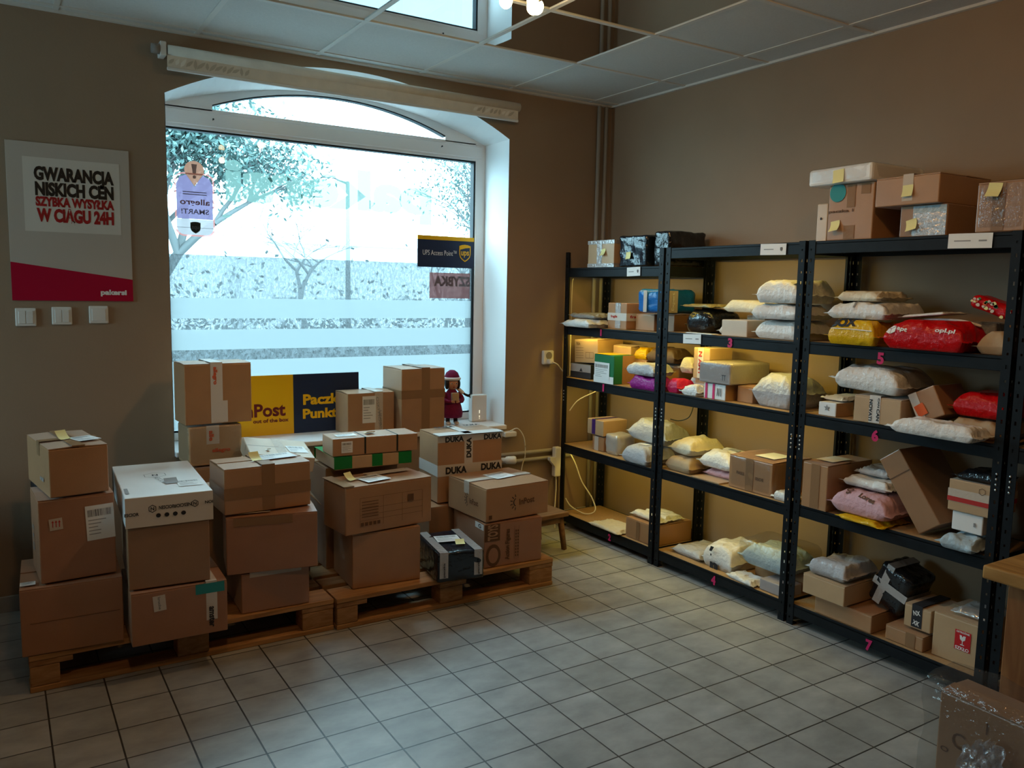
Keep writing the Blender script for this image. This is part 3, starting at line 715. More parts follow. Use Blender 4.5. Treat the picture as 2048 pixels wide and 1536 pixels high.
pallet(1.236, 3.372, 'right wooden pallet carrying the lettered boxes and black parcel')
PT = .1455
# ------------------------------------------------------------------ floor parcel stacks
GS = 'parcels stacked on the pallets'
b = Carton((.203, 3.38, PT, .342, .385, .256, -2.5), 'large plain brown carton at the bottom of the leftmost stack', 'kraft_red', group=GS)
b.shape('front', [[(.03, .123), (.33, .126), (.33, .128), (.03, .125)]], 'ink_brown', 'crease_line').label('top', .08, .12, .05, .04, 0)
b = Carton((.232, 3.408, .4095, .257, .25, .316, 3.5), 'brown carton with barcode label and three arrow mark, middle of the leftmost stack', 'kraft_red', group=GS)
b.label('front', .80, .66, .098, .135, 2).label('front', .22, .70, .044, .044, 4, False, 'tape_clear', name='arrow_sticker')
b.shape('front', [p for k in range(3) for p in ([(.046+.011*k-.0014, .21), (.046+.011*k+.0014, .21), (.046+.011*k+.0014, .229), (.046+.011*k-.0014, .229)], [(.046+.011*k-.0045, .228), (.046+.011*k+.0045, .228), (.046+.011*k, .236)])], 'ink_red', 'arrow_print')
b.text('left', 'D 4 2', .35, .45, .10, .035, 'paper_gray', 90)
b = Carton((.245, 3.405, .733, .202, .38, .183, 8.5), 'kraft carton with pale sunlit side and label, top of the leftmost stack', 'kraft', group=GS, seam='d')
b.tape('tape_brown', 'd', .5, .045, .0).tape('tape_brown', 'w', .45, .045, .05).label('top', .75, .34, .085, .10, 12).note('top', .42, .42, .042, 200, lift=.03).text('left', 'arcel', .7, .3, .06, .02, 'paper_gray', 0)
# second stack
b = Carton((.566, 3.278, PT, .352, .33, .209, -1.3), 'brown carton with torn turquoise patch and lettered tape at the bottom of the second stack', 'kraft_red', group=GS)
b.tape('tape_white', 'd', .83, .042, .155).patch('front', .66, .80, .97, .995, 'teal', 'turquoise_patch', .0016).text('front', 'amste\u0157'.replace('\u0157', 'r'), .83, .33, .085, .022, 'ink', -90).label('front', .285, .76, .045, .062, 4, False, 'tape_white', name='paper_strip')
b.text('front', 'kruche', .285, .76, .05, .010, 'paper_gray', -86)
b = Carton((.535, 3.298, .362, .294, .43, .244, -4.0), 'plain brown carton under the flat white box in the second stack', 'kraft_dark', group=GS, flaps=False)
b = Carton((.54, 3.29, .608, .315, .62, .117, -2.3), 'large flat white box with hexagon logo on top of the second stack', 'carton_white', name='flat_white_box', group=GS, flaps=False)
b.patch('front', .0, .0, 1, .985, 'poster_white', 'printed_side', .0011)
b.text('front', 'NESCIOR', .46, .60, .055, .013).text('front', 'NESCIOR', .64, .60, .065, .013, 'ink', 182).text('front', 'ESCIOR', .07, .45, .05, .012).text('front', 'NOI', .95, .62, .03, .012).text('top', 'NESCIOR', .49, .42, .11, .020, 'paper_gray', -78, .0)
def hexa(cx, cy, r, t):
    P = [(cx+r*math.cos(R(30+60*k)), cy+r*math.sin(R(30+60*k))) for k in range(6)]; Q = [(cx+(r-t)*math.cos(R(30+60*k)), cy+(r-t)*math.sin(R(30+60*k))) for k in range(6)]
    return [[P[k], P[(k+1) % 6], Q[(k+1) % 6], Q[k]] for k in range(6)]
W_ = .315
b.shape('front', hexa(.315*.30, .068, .0155, .003)+hexa(.315*.785, .072, .0145, .003), 'ink', 'hexagon_logo').text('front', 'N', .30, .58, .013, .013).text('front', 'N', .785, .615, .012, .012)
b.shape('front', [[(.115+.03*q+.009*math.cos(k*.7), .04+.0085*math.sin(k*.7)) for k in range(9)] for q in range(4)], 'ink', 'round_icons')
b.shape('top', hexa(.315*.46, .62*.57, .048, .003), 'paper_gray', 'hexagon_logo').text('top', 'N', .46, .57, .022, .03, 'ink')
b.label('top', .80, .26, .09, .11, 0).patch('top', .03, .10, .07, .25, 'paper_gray', 'small_print').note('top', .60, .32, .05, 185, 'paper_gray', .012)
# third stack
b = Carton((.974, 3.40, PT, .289, .30, .172, -1.8), 'small plain brown carton at the bottom of the third stack', 'kraft_red', group=GS); b.tape('tape_clear', 'd', .5, .22, .02)
b = Carton((.956, 3.375, .324, .373, .25, .244, -10), 'plain brown carton with clear tape along its edge, middle of the third stack', 'kraft_red', group=GS)
b.patch('front', .08, .84, .72, .985, 'tape_brown', 'edge_tape').label('top', .3, .12, .14, .012, 4, False, 'tape_clear', name='tape_scrap')
b = Carton((.954, 3.42, .5785, .367, .235, .193, 1.9), 'brown carton with crossed tape and yellow note, top of the third stack', 'kraft', group=GS, seam='w')
b.tape('tape_brown', 'd', .5, .055, .19).band('tape_brown', .45, .05).label('top', .70, .60, .17, .10, 5).note('top', .44, .45, .045, 190, lift=.03)
# fourth stack
b = Carton((1.507, 3.44, PT, .334, .30, .258, -3.5), 'plain orange-brown carton at the bottom of the fourth stack', 'kraft', group=GS)
b = Carton((1.522, 3.443, .41, .453, .23, .222, 5.4), 'wide brown carton with printed table on its front, top of the fourth stack', 'kraft', group=GS, bev=.005)
b.tape('tape_brown', 'd', .04, .05, .0)
lines = []
for y in (.06, .085, .115, .165): lines.append([(.07, y), (.40, y), (.40, y+.0012), (.07, y+.0012)])
for x in (.07, .19, .29, .40): lines.append([(x, .03), (x+.0012, .03), (x+.0012, .165), (x, .165)])
for k in range(5): lines.append([(.075+.021*k, .035), (.09+.021*k, .035), (.09+.021*k, .051), (.075+.021*k, .051)])
lines.append([(.32, .12), (.352, .12), (.352, .152), (.32, .152)])
for k in range(6): lines.append([(.08, .075+.014*k), (.165, .075+.014*k), (.165, .078+.014*k), (.08, .078+.014*k)])
b.shape('front', lines, 'ink_brown', 'printed_table')
b.label('top', .40, .38, .13, .12, 8).note('top', .18, .50, .045, 200, lift=.03).patch('top', .42, .62, .92, .88, 'tape_clear', 'printed_tape')
# boxes on a support behind
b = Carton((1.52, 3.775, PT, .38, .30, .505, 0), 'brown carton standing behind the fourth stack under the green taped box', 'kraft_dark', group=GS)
b = Carton((1.531, 3.66, .661, .385, .30, .062, -1.0), 'flat brown box banded with green tape behind the fourth stack', 'kraft_light', name='flat_carton', group=GS, flaps=False)
for at, tw in ((.10, .09), (.55, .055), (.93, .07)): b.tape('green', 'd', at, tw, .06, 'green_tape')
b = Carton((1.545, 3.66, .7262, .435, .165, .086, -2.5), 'long flat carton with two black straps lying on the green taped box', 'kraft', name='strapped_carton', group=GS, flaps=False)
for at in (.37, .75): b.tape('strap', 'd', at, .009, .084, 'black_strap')
b.label('front', .16, .5, .055, .055, 0).label('top', .2, .45, .10, .06, 0).note('top', .48, .45, .045, 5, lift=.012)
# behind the third stack: support, tilted box
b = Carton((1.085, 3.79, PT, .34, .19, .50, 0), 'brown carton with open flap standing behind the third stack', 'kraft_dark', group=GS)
g = G(); g.prism([(.172, 0, .38), (.215, -.03, .33), (.22, .17, .36), (.172, .18, .42)], (.002, 0, .003), 'kraft_light'); g.build('open_flap', b.o)
b = Carton((1.10, 3.735, .672, .30, .27, .072, -5), 'flat box with pale top and crossed tape lying tilted behind the third stack', 'kraft_pale', name='flat_carton', group=GS, flaps=False, rot=(R(7), R(8), R(-6)))
b.tape('tape_clear', 'd', .52, .045, .04).tape('tape_clear', 'w', .5, .012, .03).label('top', .78, .42, .09, .10, 5).note('top', .3, .25, .02, 30, 'paper', .01)
# fifth stack
b = Carton((2.178, 3.393, PT, .335, .35, .226, -2.5), 'brown toy carton with round logo and sideways lettering at the bottom of the right stack', 'kraft_red', group=GS)
b.patch('front', .0, .60, .26, .98, 'ink_brown', 'dark_print').text('front', 'TOYS', .13, .80, .08, .055, 'kraft', 90, .04, off=.004)
b.shape('front', [[(.05+.042*math.cos(k*.35), .062+.058*math.sin(k*.35)) for k in range(18)]], 'ink_brown', 'round_logo').shape('front', [[(.05+.028*math.cos(k*.35), .062+.04*math.sin(k*.35)) for k in range(18)]], 'kraft_red', 'logo_centre', .0036)
b.text('front', 'Action Figures', .40, .48, .16, .034, 'ink_brown', 90)
b.shape('front', [[(.170, .03), (.1712, .03), (.1712, .20), (.170, .20)], [(.196, .03), (.1972, .03), (.1972, .20), (.196, .20)]]+[[(.177+.012*(k//9), .04+.016*(k % 9)), (.183+.012*(k//9), .04+.016*(k % 9)), (.183+.012*(k//9), .05+.016*(k % 9)), (.177+.012*(k//9), .05+.016*(k % 9))] for k in range(18)], 'ink_brown', 'small_print')
b.patch('left', .72, .85, .98, .985, 'paper', 'white_print').text('left', 'G', .87, .92, .03, .02, 'ink', off=.004)
b = Carton((2.212, 3.411, .379, .388, .365, .170, 3.0), 'tan carton printed with sun logos, top of the right stack', 'kraft', group=GS, seam='w', bev=.005)
b.tape('tape_clear', 'w', .5, .05, .06).label('top', .55, .55, .13, .12, 8)
def sun(cx, cy, s):
    P = []
    for k in range(8):
        t0, t1 = R(110+140*k/8), R(110+140*(k+1)/8); P.append([(cx+s*.5*math.cos(t0), cy+s*.5*math.sin(t0)), (cx+s*.5*math.cos(t1), cy+s*.5*math.sin(t1)), (cx+s*.38*math.cos(t1), cy+s*.42*math.sin(t1)), (cx+s*.38*math.cos(t0), cy+s*.42*math.sin(t0))])
    for a in (105, 135, 165, 195, 225, 255):
        t = R(a); c, n_ = math.cos(t), math.sin(t); P.append([(cx+s*.62*c-.05*s*n_, cy+s*.62*n_+.05*s*c), (cx+s*.62*c+.05*s*n_, cy+s*.62*n_-.05*s*c), (cx+s*.95*c+.04*s*n_, cy+s*.95*n_-.04*s*c), (cx+s*.95*c-.04*s*n_, cy+s*.95*n_+.04*s*c)])
    return P
b.shape('front', sun(.185, .082, .045), 'ink', 'sun_logo').text('front', 'InPost', .64, .49, .095, .032, 'ink_brown', 3, .02)
b.shape('left', sun(.20, .082, .038), 'ink', 'sun_logo').text('left', 'InPost', .70, .48, .08, .028, 'ink_brown', 0, .02).patch('front', .04, .08, .09, .2, 'ink_brown', 'small_print')
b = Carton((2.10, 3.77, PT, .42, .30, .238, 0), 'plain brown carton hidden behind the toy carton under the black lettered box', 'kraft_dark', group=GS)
b = Carton((2.150, 3.80, .3905, .385, .25, .362, -3), 'brown carton taped with white tape with bold black letters behind the sun logo box', 'kraft', group=GS)
b.tape('tape_white', 'w', .08, .085, .0).tape('tape_white', 'd', .47, .05, .36).band('tape_white', .62-.14, .062)
b.patch('front', 0, .90, 1, .995, 'tape_white', 'printed_tape', .0018)
b.text('front', 'DUKA', .28, .48, .125, .036, 'ink', 0, .05).text('front', 'DUKA', .83, .49, .125, .036, 'ink', 0, .05).text('front', 'DUKA', .47, .80, .11, .028, 'ink', 90, .05)
b.text('front', 'DUKA', .25, .945, .11, .028, 'ink', 0, .05).text('front', 'DUKA', .85, .945, .11, .028, 'ink', 0, .05).text('top', 'DUKA', .35, .87, .12, .035, 'ink', 4, .05).text('top', 'DUKA', .8, .92, .10, .035, 'ink', 4, .05)
b = Parcel((1.828, 3.304, PT, .239, .35, .146, -9.6), 'black film wrapped parcel with silver printed tapes at the front of the pallets', 'poly_navy', amp=.006, rad=.012, seed=3, group=GS, n=14)
for at in (.14, .86): b.tape('tape_silver', 'd', at, .042, .125, 'printed_tape')
b.label('top', .47, .55, .12, .10, -4).note('top', .62, .30, .045, 170, lift=.012).text('front', 'paczka', .14, .45, .07, .012, 'ink', 90, off=.006).text('front', 'paczka', .86, .45, .07, .012, 'ink', 90, off=.006)
# dark parcel behind the first stacks and small white carton
b = Parcel((.235, 3.80, PT, .26, .36, .62, 0), 'tall black wrapped parcel standing behind the two left stacks', 'poly_black_matte', amp=.014, rad=.05, seed=5, group=GS, n=14)
b = Carton((.94, 4.005, PT, .33, .21, .515, 0), 'brown carton standing near the wall under the clear taped box', 'kraft_dark', group=GS)
b = Carton((.872, 4.02, .668, .25, .20, .19, 3), 'crumpled film wrapped carton with orange lettered tape under the tall orange lettered one', 'kraft_light', group=GS, flaps=False, bev=.008)
b.tape('tape_white', 'd', .45, .06, .09).text('front', 'allegro', .60, .36, .085, .024, 'ink_orange', 0, .04).text('front', 'alle', .42, .75, .05, .022, 'ink_orange', -90, .04).wrap('film', .004, .004, 4)
b = Carton((.890, 4.015, .868, .312, .20, .288, 3), 'square brown carton with orange lettered tape stacked highest at the window left', 'kraft', group=GS)
b.tape('tape_white', 'd', .47, .056, .286).text('front', 'allegro', .445, .80, .085, .024, 'ink_orange', -90, .04).patch('front', .45, .02, .63, .38, 'tape_white', 'tape_patch', .0017)
o = Bag((.822, 3.81, .572, .10, .16, .03, 8), 'small white mailer wedged between the second and third stacks', 'poly_white', seed=9, group=GS); o.label(0, .08, .06, .08)
b = Carton((.80, 3.90, PT, .16, .10, .416, 0), 'narrow carton standing behind the flat white box', 'kraft_dark', group=GS)
# ------------------------------------------------------------------ on the sill
b = Carton((1.81, 4.36, ZB+.0005, .285, .20, .238, 0), 'low carton with address label and handwritten tape on the window sill', 'kraft', flaps=True)
b.tape('tape_clear', 'd', .66, .05, .236).label('front', .45, .60, .082, .155, 0).text('front', 'OSKI MOSKI', .66, .5, .19, .016, 'paper_gray', -84, 0).text('front', 'LINSKI', .70, .35, .10, .014, 'paper_gray', -88, 0)
b = Carton((2.112, 4.30, ZB+.0005, .285, .25, .373, 2.3), 'tall brown carton with crossed tape on the window sill beside the doll', 'kraft', flaps=True)
b.tape('tape_brown', 'd', .55, .055, .37).band('tape_brown', .60, .05)
o = thing('parcel_point_sign', 'yellow and navy parcel point sign board standing on the sill against the window', 'sign', (1.423, 4.565, ZB+.001), rot=(R(-1.5), 0, 0))
g = G(); g.box(-.395, 0, 0, .005, 0, .338, 'signyellow', .001); g.build('yellow_half', o)
g = G(); g.box(0, .395, 0, .005, 0, .338, 'navy', .001); g.build('navy_half', o)
T = frame((0, -.0015, 0), (1, 0, 0), (0, 0, 1))
g = G(); text2d(g, 'InPost', -.172, .142, .25, .075, 'inpost_ink', T=T, bold=.03); text2d(g, 'out of the box', -.13, .083, .20, .022, 'inpost_ink', T=T, bold=.03)
g.build('yellow_half_lettering', o); g = G(); text2d(g, 'Paczko', .185, .190, .26, .062, 'signyellow', T=T, bold=.04); text2d(g, 'Punkt', .155, .108, .205, .058, 'signyellow', T=T, bold=.04); g.build('navy_half_lettering', o)
# doll
o = thing('doll', 'dark haired doll in maroon dress and white trimmed hat on the window sill', 'doll', (2.385, 4.46, ZB+.0005), -8)
g = G(); g.lathe([(.0, .05), (.066, .048), (.070, .075), (.062, .11), (.048, .16), (.034, .205), (.022, .222), (0.005, .224)], 'maroon', 20); g.build('dress', o)
for sx in (-1, 1):
    g = G(); g.tube([(sx*.024, 0, .055), (sx*.026, -.004, .012)], .013, 'hair', 10); g.ball((sx*.027, -.014, .011), (.016, .028, .011), 'fur', 12, 8); g.build('leg', o)
    g = G(); g.tube(smooth_path([(sx*.036, 0, .195), (sx*.062, -.014, .165), (sx*.045, -.045, .150), (sx*.014, -.056, .152)], 5), [.016]*5+[.015]*5+[.012]*6, 'maroon', 10); ar = g.build('arm', o)
    g = G(); g.ball((sx*.016, -.060, .152), (.013, .011, .010), 'skin', 12, 8)
    for q in range(4): g.tube([(sx*.016-sx*.004, -.066, .144+.005*q), (sx*.004, -.070, .146+.005*q)], .0026, 'skin', 6)
    g.build('hand', ar)
g = G(); g.ball((0, -.004, .258), (.040, .039, .044), 'skin', 20, 14); g.ball((0, -.044, .252), (.005, .006, .005), 'skin', 8, 6); g.tube([(0, 0, .215), (0, 0, .235)], .014, 'skin', 10); hd = g.build('head', o)
g = G()
for sx in (-1, 1): g.ball((sx*.015, -.0395, .260), (.0065, .003, .005), 'ink_white', 8, 6); g.ball((sx*.015, -.0422, .260), (.0034, .002, .004), 'hair', 8, 6)
g.build('eyes', hd)
g = G(); g.ball((0, -.040, .238), (.008, .003, .003), 'ink_red', 8, 6); g.build('mouth', hd)
g = G(); g.ball((0, .006, .268), (.047, .042, .040), 'hair', 18, 12); g.ball((.036, -.01, .255), (.014, .025, .034), 'hair', 12, 8); g.ball((-.036, -.01, .255), (.014, .025, .034), 'hair', 12, 8); g.build('hair', hd)
g = G(); g.lathe([(.0478, .282), (.047, .300), (.036, .325), (.016, .340), (.001, .342)], 'maroon', 20); g.build('hat', hd)
g = G(); g.tube([(.046*math.cos(t), .044*math.sin(t), .288) for t in [2*math.pi*k/20 for k in range(21)]], .010, 'fur', 10, False); g.build('hat_trim', hd)
g = G(); g.ball((.036, -.022, .245), .0045, 'ink_white', 8, 6); g.build('earring', hd)
g = G(); g.tube(smooth_path([(.030, .0, .232), (.052, -.01, .212), (.070, -.012, .195)], 5), .012, 'fur', 10); g.build('white_scarf', o)
g = G(); g.tube(smooth_path([(.066, -.014, .200), (.085, -.016, .186), (.104, -.018, .178)], 5), [.007]*6+[.008]*5, 'hair', 8)
for k in range(6): a = -1.1+.42*k; g.tube([(.100, -.018, .180), (.118+.008*math.cos(a), -.018+.006*math.sin(k), .180+.022*math.sin(a))], [.004, .0008], 'hair', 5)
g.build('braid', o)
g = G(); g.box(-.022, .022, -.072, -.045, .158, .205, 'kraft_light', .003); g.build('held_parcel', o)
o = thing('wifi_router', 'slim white upright router with status lights at the right end of the sill', 'router', (2.597, 4.48, ZB+.0005))
g = G(); g.box(-.055, .055, 0, .045, 0, .172, 'plastic_white', .006); g.build('router_body', o)
g = G()
for z in (.055, .062, .069, .035, .028, .017): g.box(-.003, .003, -.0012, .002, z, z+.003, 'routerled')
g.build('status_lights', o)
# ------------------------------------------------------------------ stool
o = thing('wooden_stool', 'low dark wooden stool between the pallets and the shelving', 'stool', (2.63, 3.93, 0), 4)
g = G(); g.box(-.19, .19, -.14, .14, .205, .232, 'stoolwood', .005); g.build('seat', o)
for sx in (-1, 1):
    for sy in (-1, 1):
        g = G(); g.tube([(sx*.15, sy*.105, .205), (sx*.175, sy*.12, .0)], [.019, .016], 'stoolwood', 4); g.build('leg', o)
for sy in (-1, 1):
    g = G(); g.box(-.15, .15, sy*.108-.009, sy*.108+.009, .165, .205, 'stoolwood', .003); g.build('seat_rail', o)
# ------------------------------------------------------------------ shelving racks
XF, XB = 3.09, 3.432
def rack(y1, y0, shelves, label, posttop, num, papers, marks):
    """y1: end nearest the window wall, y0: other end"""
    o = thing('shelving_rack', label, 'shelving unit', (XF, (y0+y1)/2, 0), 0, 'black metal shelving units')
    Lm = Matrix.Translation((-XF, -(y0+y1)/2, 0))
    wdt, t = .036, .0022
    def post(xc, sx, yc, sy, top):
        g = G(); 
        cols = [0, .013, .020, wdt]
        nz = int((top-.02)/.05)
        zs = [.0]
        for k in range(nz): z = .03+.05*k; zs += [z, z+(.014 if k % 2 else .009)]
        zs.append(top)
        for flange in (0, 1):
            for a in range(3):
                if a != 1:
                    c0, c1 = cols[a], cols[a+1]
                    if flange == 0: g.box(min(xc, xc+sx*t), max(xc, xc+sx*t), min(yc+sy*c0, yc+sy*c1), max(yc+sy*c0, yc+sy*c1), 0, top, 'rack')
                    else: g.box(min(xc+sx*c0, xc+sx*c1), max(xc+sx*c0, xc+sx*c1), min(yc, yc+sy*t), max(yc, yc+sy*t), 0, top, 'rack')
                else:
                    for k in range(0, len(zs)-1, 2):
                        z0, z1 = zs[k], zs[k+1]
                        if flange == 0: g.box(min(xc, xc+sx*t), max(xc, xc+sx*t), min(yc+sy*cols[1], yc+sy*cols[2]), max(yc+sy*cols[1], yc+sy*cols[2]), z0, z1, 'rack')
                        else: g.box(min(xc+sx*cols[1], xc+sx*cols[2]), max(xc+sx*cols[1], xc+sx*cols[2]), min(yc, yc+sy*t), max(yc, yc+sy*t), z0, z1, 'rack')
        p = g.build('upright', o, Lm)
        if sx > 0:
            g = G()
            for k in range(4): g.ball((xc-.001, yc+sy*.0165, .832+.02*k), (.003, .0048, .0048), 'steel', 8, 6)
            g.build('rivets', p, Lm)
        g = G(); g.box(min(xc-sx*.001, xc+sx*.034), max(xc-sx*.001, xc+sx*.034), min(yc-sy*.001, yc+sy*.034), max(yc-sy*.001, yc+sy*.034), .0004, .008, 'rack', .002); g.build('foot', p, Lm)
    for xc, sx in ((XF, 1), (XB, -1)):
        for yc, sy in ((y1, -1), (y0, 1)): post(xc, sx, yc, sy, posttop)
    for z in shelves:
        g = G(); g.box(XF+.003, XF+.009, y0+.003, y1-.003, z-.055, z+.001, 'rack', .0015); g.box(XF+.003, XF+.02, y0+.004, y1-.004, z-.012, z-.0095, 'rack'); g.build('front_beam', o, Lm)
        g = G(); g.box(XB-.009, XB-.003, y0+.003, y1-.003, z-.055, z+.001, 'rack', .0015); g.build('back_beam', o, Lm)
        for ya_, yb_ in ((y0+.003, y0+.008), (y1-.008, y1-.003)):
            g = G(); g.box(XF+.01, XB-.01, ya_, yb_, z-.055, z+.001, 'rack'); g.build('side_beam', o, Lm)
        g = G(); g.box(XF+.0095, XB-.0095, y0+.0085, y1-.0085, z-.0093, z-.0003, 'chipboard'); g.build('shelf_board', o, Lm)
    T = frame((XF-.0012, 0, 0), (0, -1, 0), (0, 0, 1))
    for t_, yy, z, hh in num:
        g = G(); text2d(g, t_, -yy, z, hh*(.35 if t_ == '1' else .62), hh, 'number_pink', T=T, bold=.05); g.build('shelf_number', o, Lm)
    for yy, z, w_, h_, sh, tilt in papers:
        T3 = frame((XF-.002, yy, z), (0, -1, 0), (0, 0, 1)) @ Matrix.Rotation(R(tilt), 4, 'Z'); g = G()
        rect2d(g, -w_/2, w_/2, -h_/2, h_/2, 'paper', T3); rect2d(g, -w_*.36, w_*.02, -.002, .002, 'paper_gray', T3, .0008)
        if sh: shield2d(g, w_*.32, 0, .014, .018, T3, 'ink', 'paper_gray', 'ink', .0008)
        else: rect2d(g, w_*.2, w_*.38, -.003, .003, 'paper_gray', T3, .0008)
        g.build('paper_tag', o, Lm)
    return o
R1 = (1.675, 1.31, .98, .545, .09); R2 = (1.77, 1.32, .99, .56, .095); R3 = (1.77, 1.325, 1.0, .575, .10)
r1 = rack(4.265, 3.36, R1, 'left black shelving unit closest to the window wall, shorter top shelf', 1.775, [('1', 3.845, .955, .045), ('2', 3.74, .055, .042), ('1', 3.885, 1.285, .04)], [(3.605, 1.648, .115, .05, 1, 2)], 0)
r2 = rack(3.345, 2.440, R2, 'middle black shelving unit with the pink number three', 1.775, [('3', 2.857, 1.290, .048), ('4', 2.89, .058, .05)], [(2.62, 1.742, .15, .052, 1, -1), (3.12, 1.294, .13, .05, 0, 2)], 0)
r3 = rack(2.425, 1.520, R3, 'right black shelving unit with pink numbers five, six and seven', 1.775, [('5', 2.035, 1.278, .05), ('6', 2.035, .955, .05), ('7', 1.995, .055, .05)], [(1.705, 1.745, .165, .055, 0, -1)], 0)
r4 = rack(1.505, .600, R3, 'black shelving unit cut off by the right edge of the picture', 1.775, [], [], 0)
# LED strips below the shelves of the left and middle unit
def led(y0, y1, z, label):
    o = thing('led_strip', label, 'light strip', (XF+.03, (y0+y1)/2, z-.0098), 0, 'yellow light strips under the shelves')
    g = G(); g.box(-.005, .005, -(y1-y0)/2, (y1-y0)/2, -.004, 0, 'led', .001); g.build('strip', o)
    return o
LEDS = []
for ya_, yb_, zs_, nm in ((3.41, 4.22, R1, 'left'), (2.49, 3.30, R2, 'middle')):
    for k, w_ in ((0, 'top'), (1, 'second'), (2, 'third'), (3, 'fourth')):
        led(ya_, yb_, zs_[k], 'yellow light strip under the %s shelf of the %s shelving unit' % (w_, nm)); LEDS.append((ya_, yb_, zs_[k], k))
cable('strip_cable', 'cream cable looping inside the lowest bay of the left shelving unit', [(3.135, 4.235, .49), (3.16, 4.20, .42), (3.19, 4.16, .30), (3.23, 4.10, .20), (3.22, 4.05, .13), (3.18, 4.10, .10), (3.14, 4.20, .13), (3.12, 4.24, .18)], .0045)
cable('strip_cable', 'cream cable slanting below the third shelf of the left shelving unit', [(3.13, 4.235, .76), (3.17, 4.20, .83), (3.24, 4.12, .89), (3.28, 4.08, .918)], .0035)
cable('strip_cable', 'thin cable bent around the left post of the left shelving unit', [(3.133, 4.236, 1.61), (3.128, 4.24, 1.58), (3.128, 4.243, 1.40), (3.128, 4.243, 1.10), (3.13, 4.243, .99)], .003)
cable('strip_cable', 'thin black cable curling under the third shelf of the middle shelving unit', [(3.13, 3.30, .84), (3.16, 3.26, .835), (3.18, 3.21, .86), (3.19, 3.19, .92), (3.19, 3.2, .935)], .003, 'strap')
# ------------------------------------------------------------------ shelf items (x front, y centre, z, width, depth, height)
def P(x, y, z, w, d_, h, yaw=0): return (x, y, z, w, d_, h, -90+yaw)
e = .001
# --- left unit, top
G1 = 'parcels on the left shelving unit'; G2 = 'parcels on the middle shelving unit'; G3 = 'parcels on the right shelving unit'
b = Carton(P(3.105, 3.93, R1[0]+.004, .250, .24, .158), 'square carton with silver crossed tape on the top of the left shelving unit', 'kraft_light', group=G1, flaps=False)
b.tape('tape_silver', 'd', .45, .05, .155).band('tape_silver', .06, .022).band('tape_silver', .93, .022).note('front', .62, .55, .04, 8, lift=.02)
b = Parcel(P(3.10, 3.636, R1[0]+e, .240, .29, .178), 'shiny black wrapped parcel with yellow note on top of the left shelving unit', 'poly_navy', amp=.010, rad=.012, seed=7, group=G1, n=16)
b.note('front', .40, .36, .04, 6, lift=.008)
b = Parcel(P(3.135, 3.435, R1[0]+e, .130, .28, .195), 'dark black wrapped parcel touching the middle unit on top of the left shelving unit', 'poly_black', amp=.009, rad=.016, seed=8, group=G1, n=14)
# second shelf
o = Bag(P(3.02, 4.055, R1[1]+e, .285, .25, .05), 'white poly mailer overhanging the second shelf of the left shelving unit', 'poly_white', seed=11, seam=.05, group=G1, zs=.45)
o = Bag(P(3.075, 4.06, R1[1]+.056, .26, .24, .032), 'flat gray mailer lying on the overhanging white mailer', 'poly_gray', seed=12, group=G1)
b = Carton(P(3.15, 3.812, R1[1]+e, .172, .20, .155), 'open topped carton with red printed tape on the second shelf of the left shelving unit', 'kraft', group=G1, flaps=False)
b.tape('tape_silver', 'd', .55, .05, .153).band('tape_white', .47, .045, 'printed_tape').text('front', 'fragile', .35, .47, .06, .02, 'ink_red').text('right', 'fragile', .4, .47, .11, .022, 'ink_red')
b = Carton(P(3.20, 3.62, R1[1]+e, .16, .18, .095), 'small tan carton under the blue parcel', 'kraft', group=G1)
b = Parcel(P(3.13, 3.50, R1[1]+.105, .225, .26, .135, 4), 'bright blue film wrapped parcel on the second shelf of the left shelving unit', 'poly_blue', amp=.010, rad=.03, seed=13, group=G1)
b.patch('front', .30, .05, .42, .95, 'tape_clear', 'clear_tape', .006).patch('right', .05, .05, .35, .95, 'tape_clear', 'clear_tape', .006).text('right', 'Expert', .2, .5, .10, .026, 'ink_white', 90, off=.009)
b = Carton(P(3.20, 3.445, R1[1]+e, .14, .18, .10), 'low carton behind the post under the blue parcel', 'kraft_dark', group=G1)
# third shelf
b = Carton(P(3.14, 4.146, R1[2]+e, .20, .22, .092, 4), 'flat black printed box on the third shelf of the left shelving unit', 'carton_black', group=G1, flaps=False)
b.patch('front', .0, .45, 1, .98, 'carton_gray', 'gray_print').shape('front', [[(.095, .045), (.125, .045), (.11, .068)]], 'ink', 'triangle_logo')
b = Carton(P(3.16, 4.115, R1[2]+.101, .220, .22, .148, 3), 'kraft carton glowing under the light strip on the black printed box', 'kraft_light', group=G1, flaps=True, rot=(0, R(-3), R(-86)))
b.shape('front', [[(.015, .03+.016*k), (.09, .03+.016*k), (.09, .032+.016*k), (.015, .032+.016*k)] for k in range(5)]+[[(.11, .03), (.185, .03), (.185, .032), (.11, .032)], [(.11, .066), (.185, .066), (.185, .068), (.11, .068)], [(.11, .03), (.112, .03), (.112, .068), (.11, .068)], [(.145, .03), (.147, .03), (.147, .068), (.145, .068)], [(.183, .03), (.185, .03), (.185, .068), (.183, .068)]], 'ink_brown', 'printed_frame').text('front', 'TESA', .18, .82, .04, .016, 'ink_brown')
b = Carton(P(3.107, 3.868, R1[2]+e, .190, .16, .172), 'green and white carton with shipping label on the third shelf of the left shelving unit', 'green_card', group=G1, flaps=False)
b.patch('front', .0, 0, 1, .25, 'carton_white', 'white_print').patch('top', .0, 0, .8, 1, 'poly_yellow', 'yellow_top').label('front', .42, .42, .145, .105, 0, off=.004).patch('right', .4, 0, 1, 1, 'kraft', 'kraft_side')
b = Carton(P(3.27, 3.90, R1[2]+e, .17, .14, .22), 'tall carton behind the green carton on the left shelving unit', 'kraft_light', group=G1)
o = Bag(P(3.285, 3.748, R1[2]+.150, .11, .13, .07), 'small yellow mailer behind the green carton', 'poly_yellow', seed=14, group=G1)
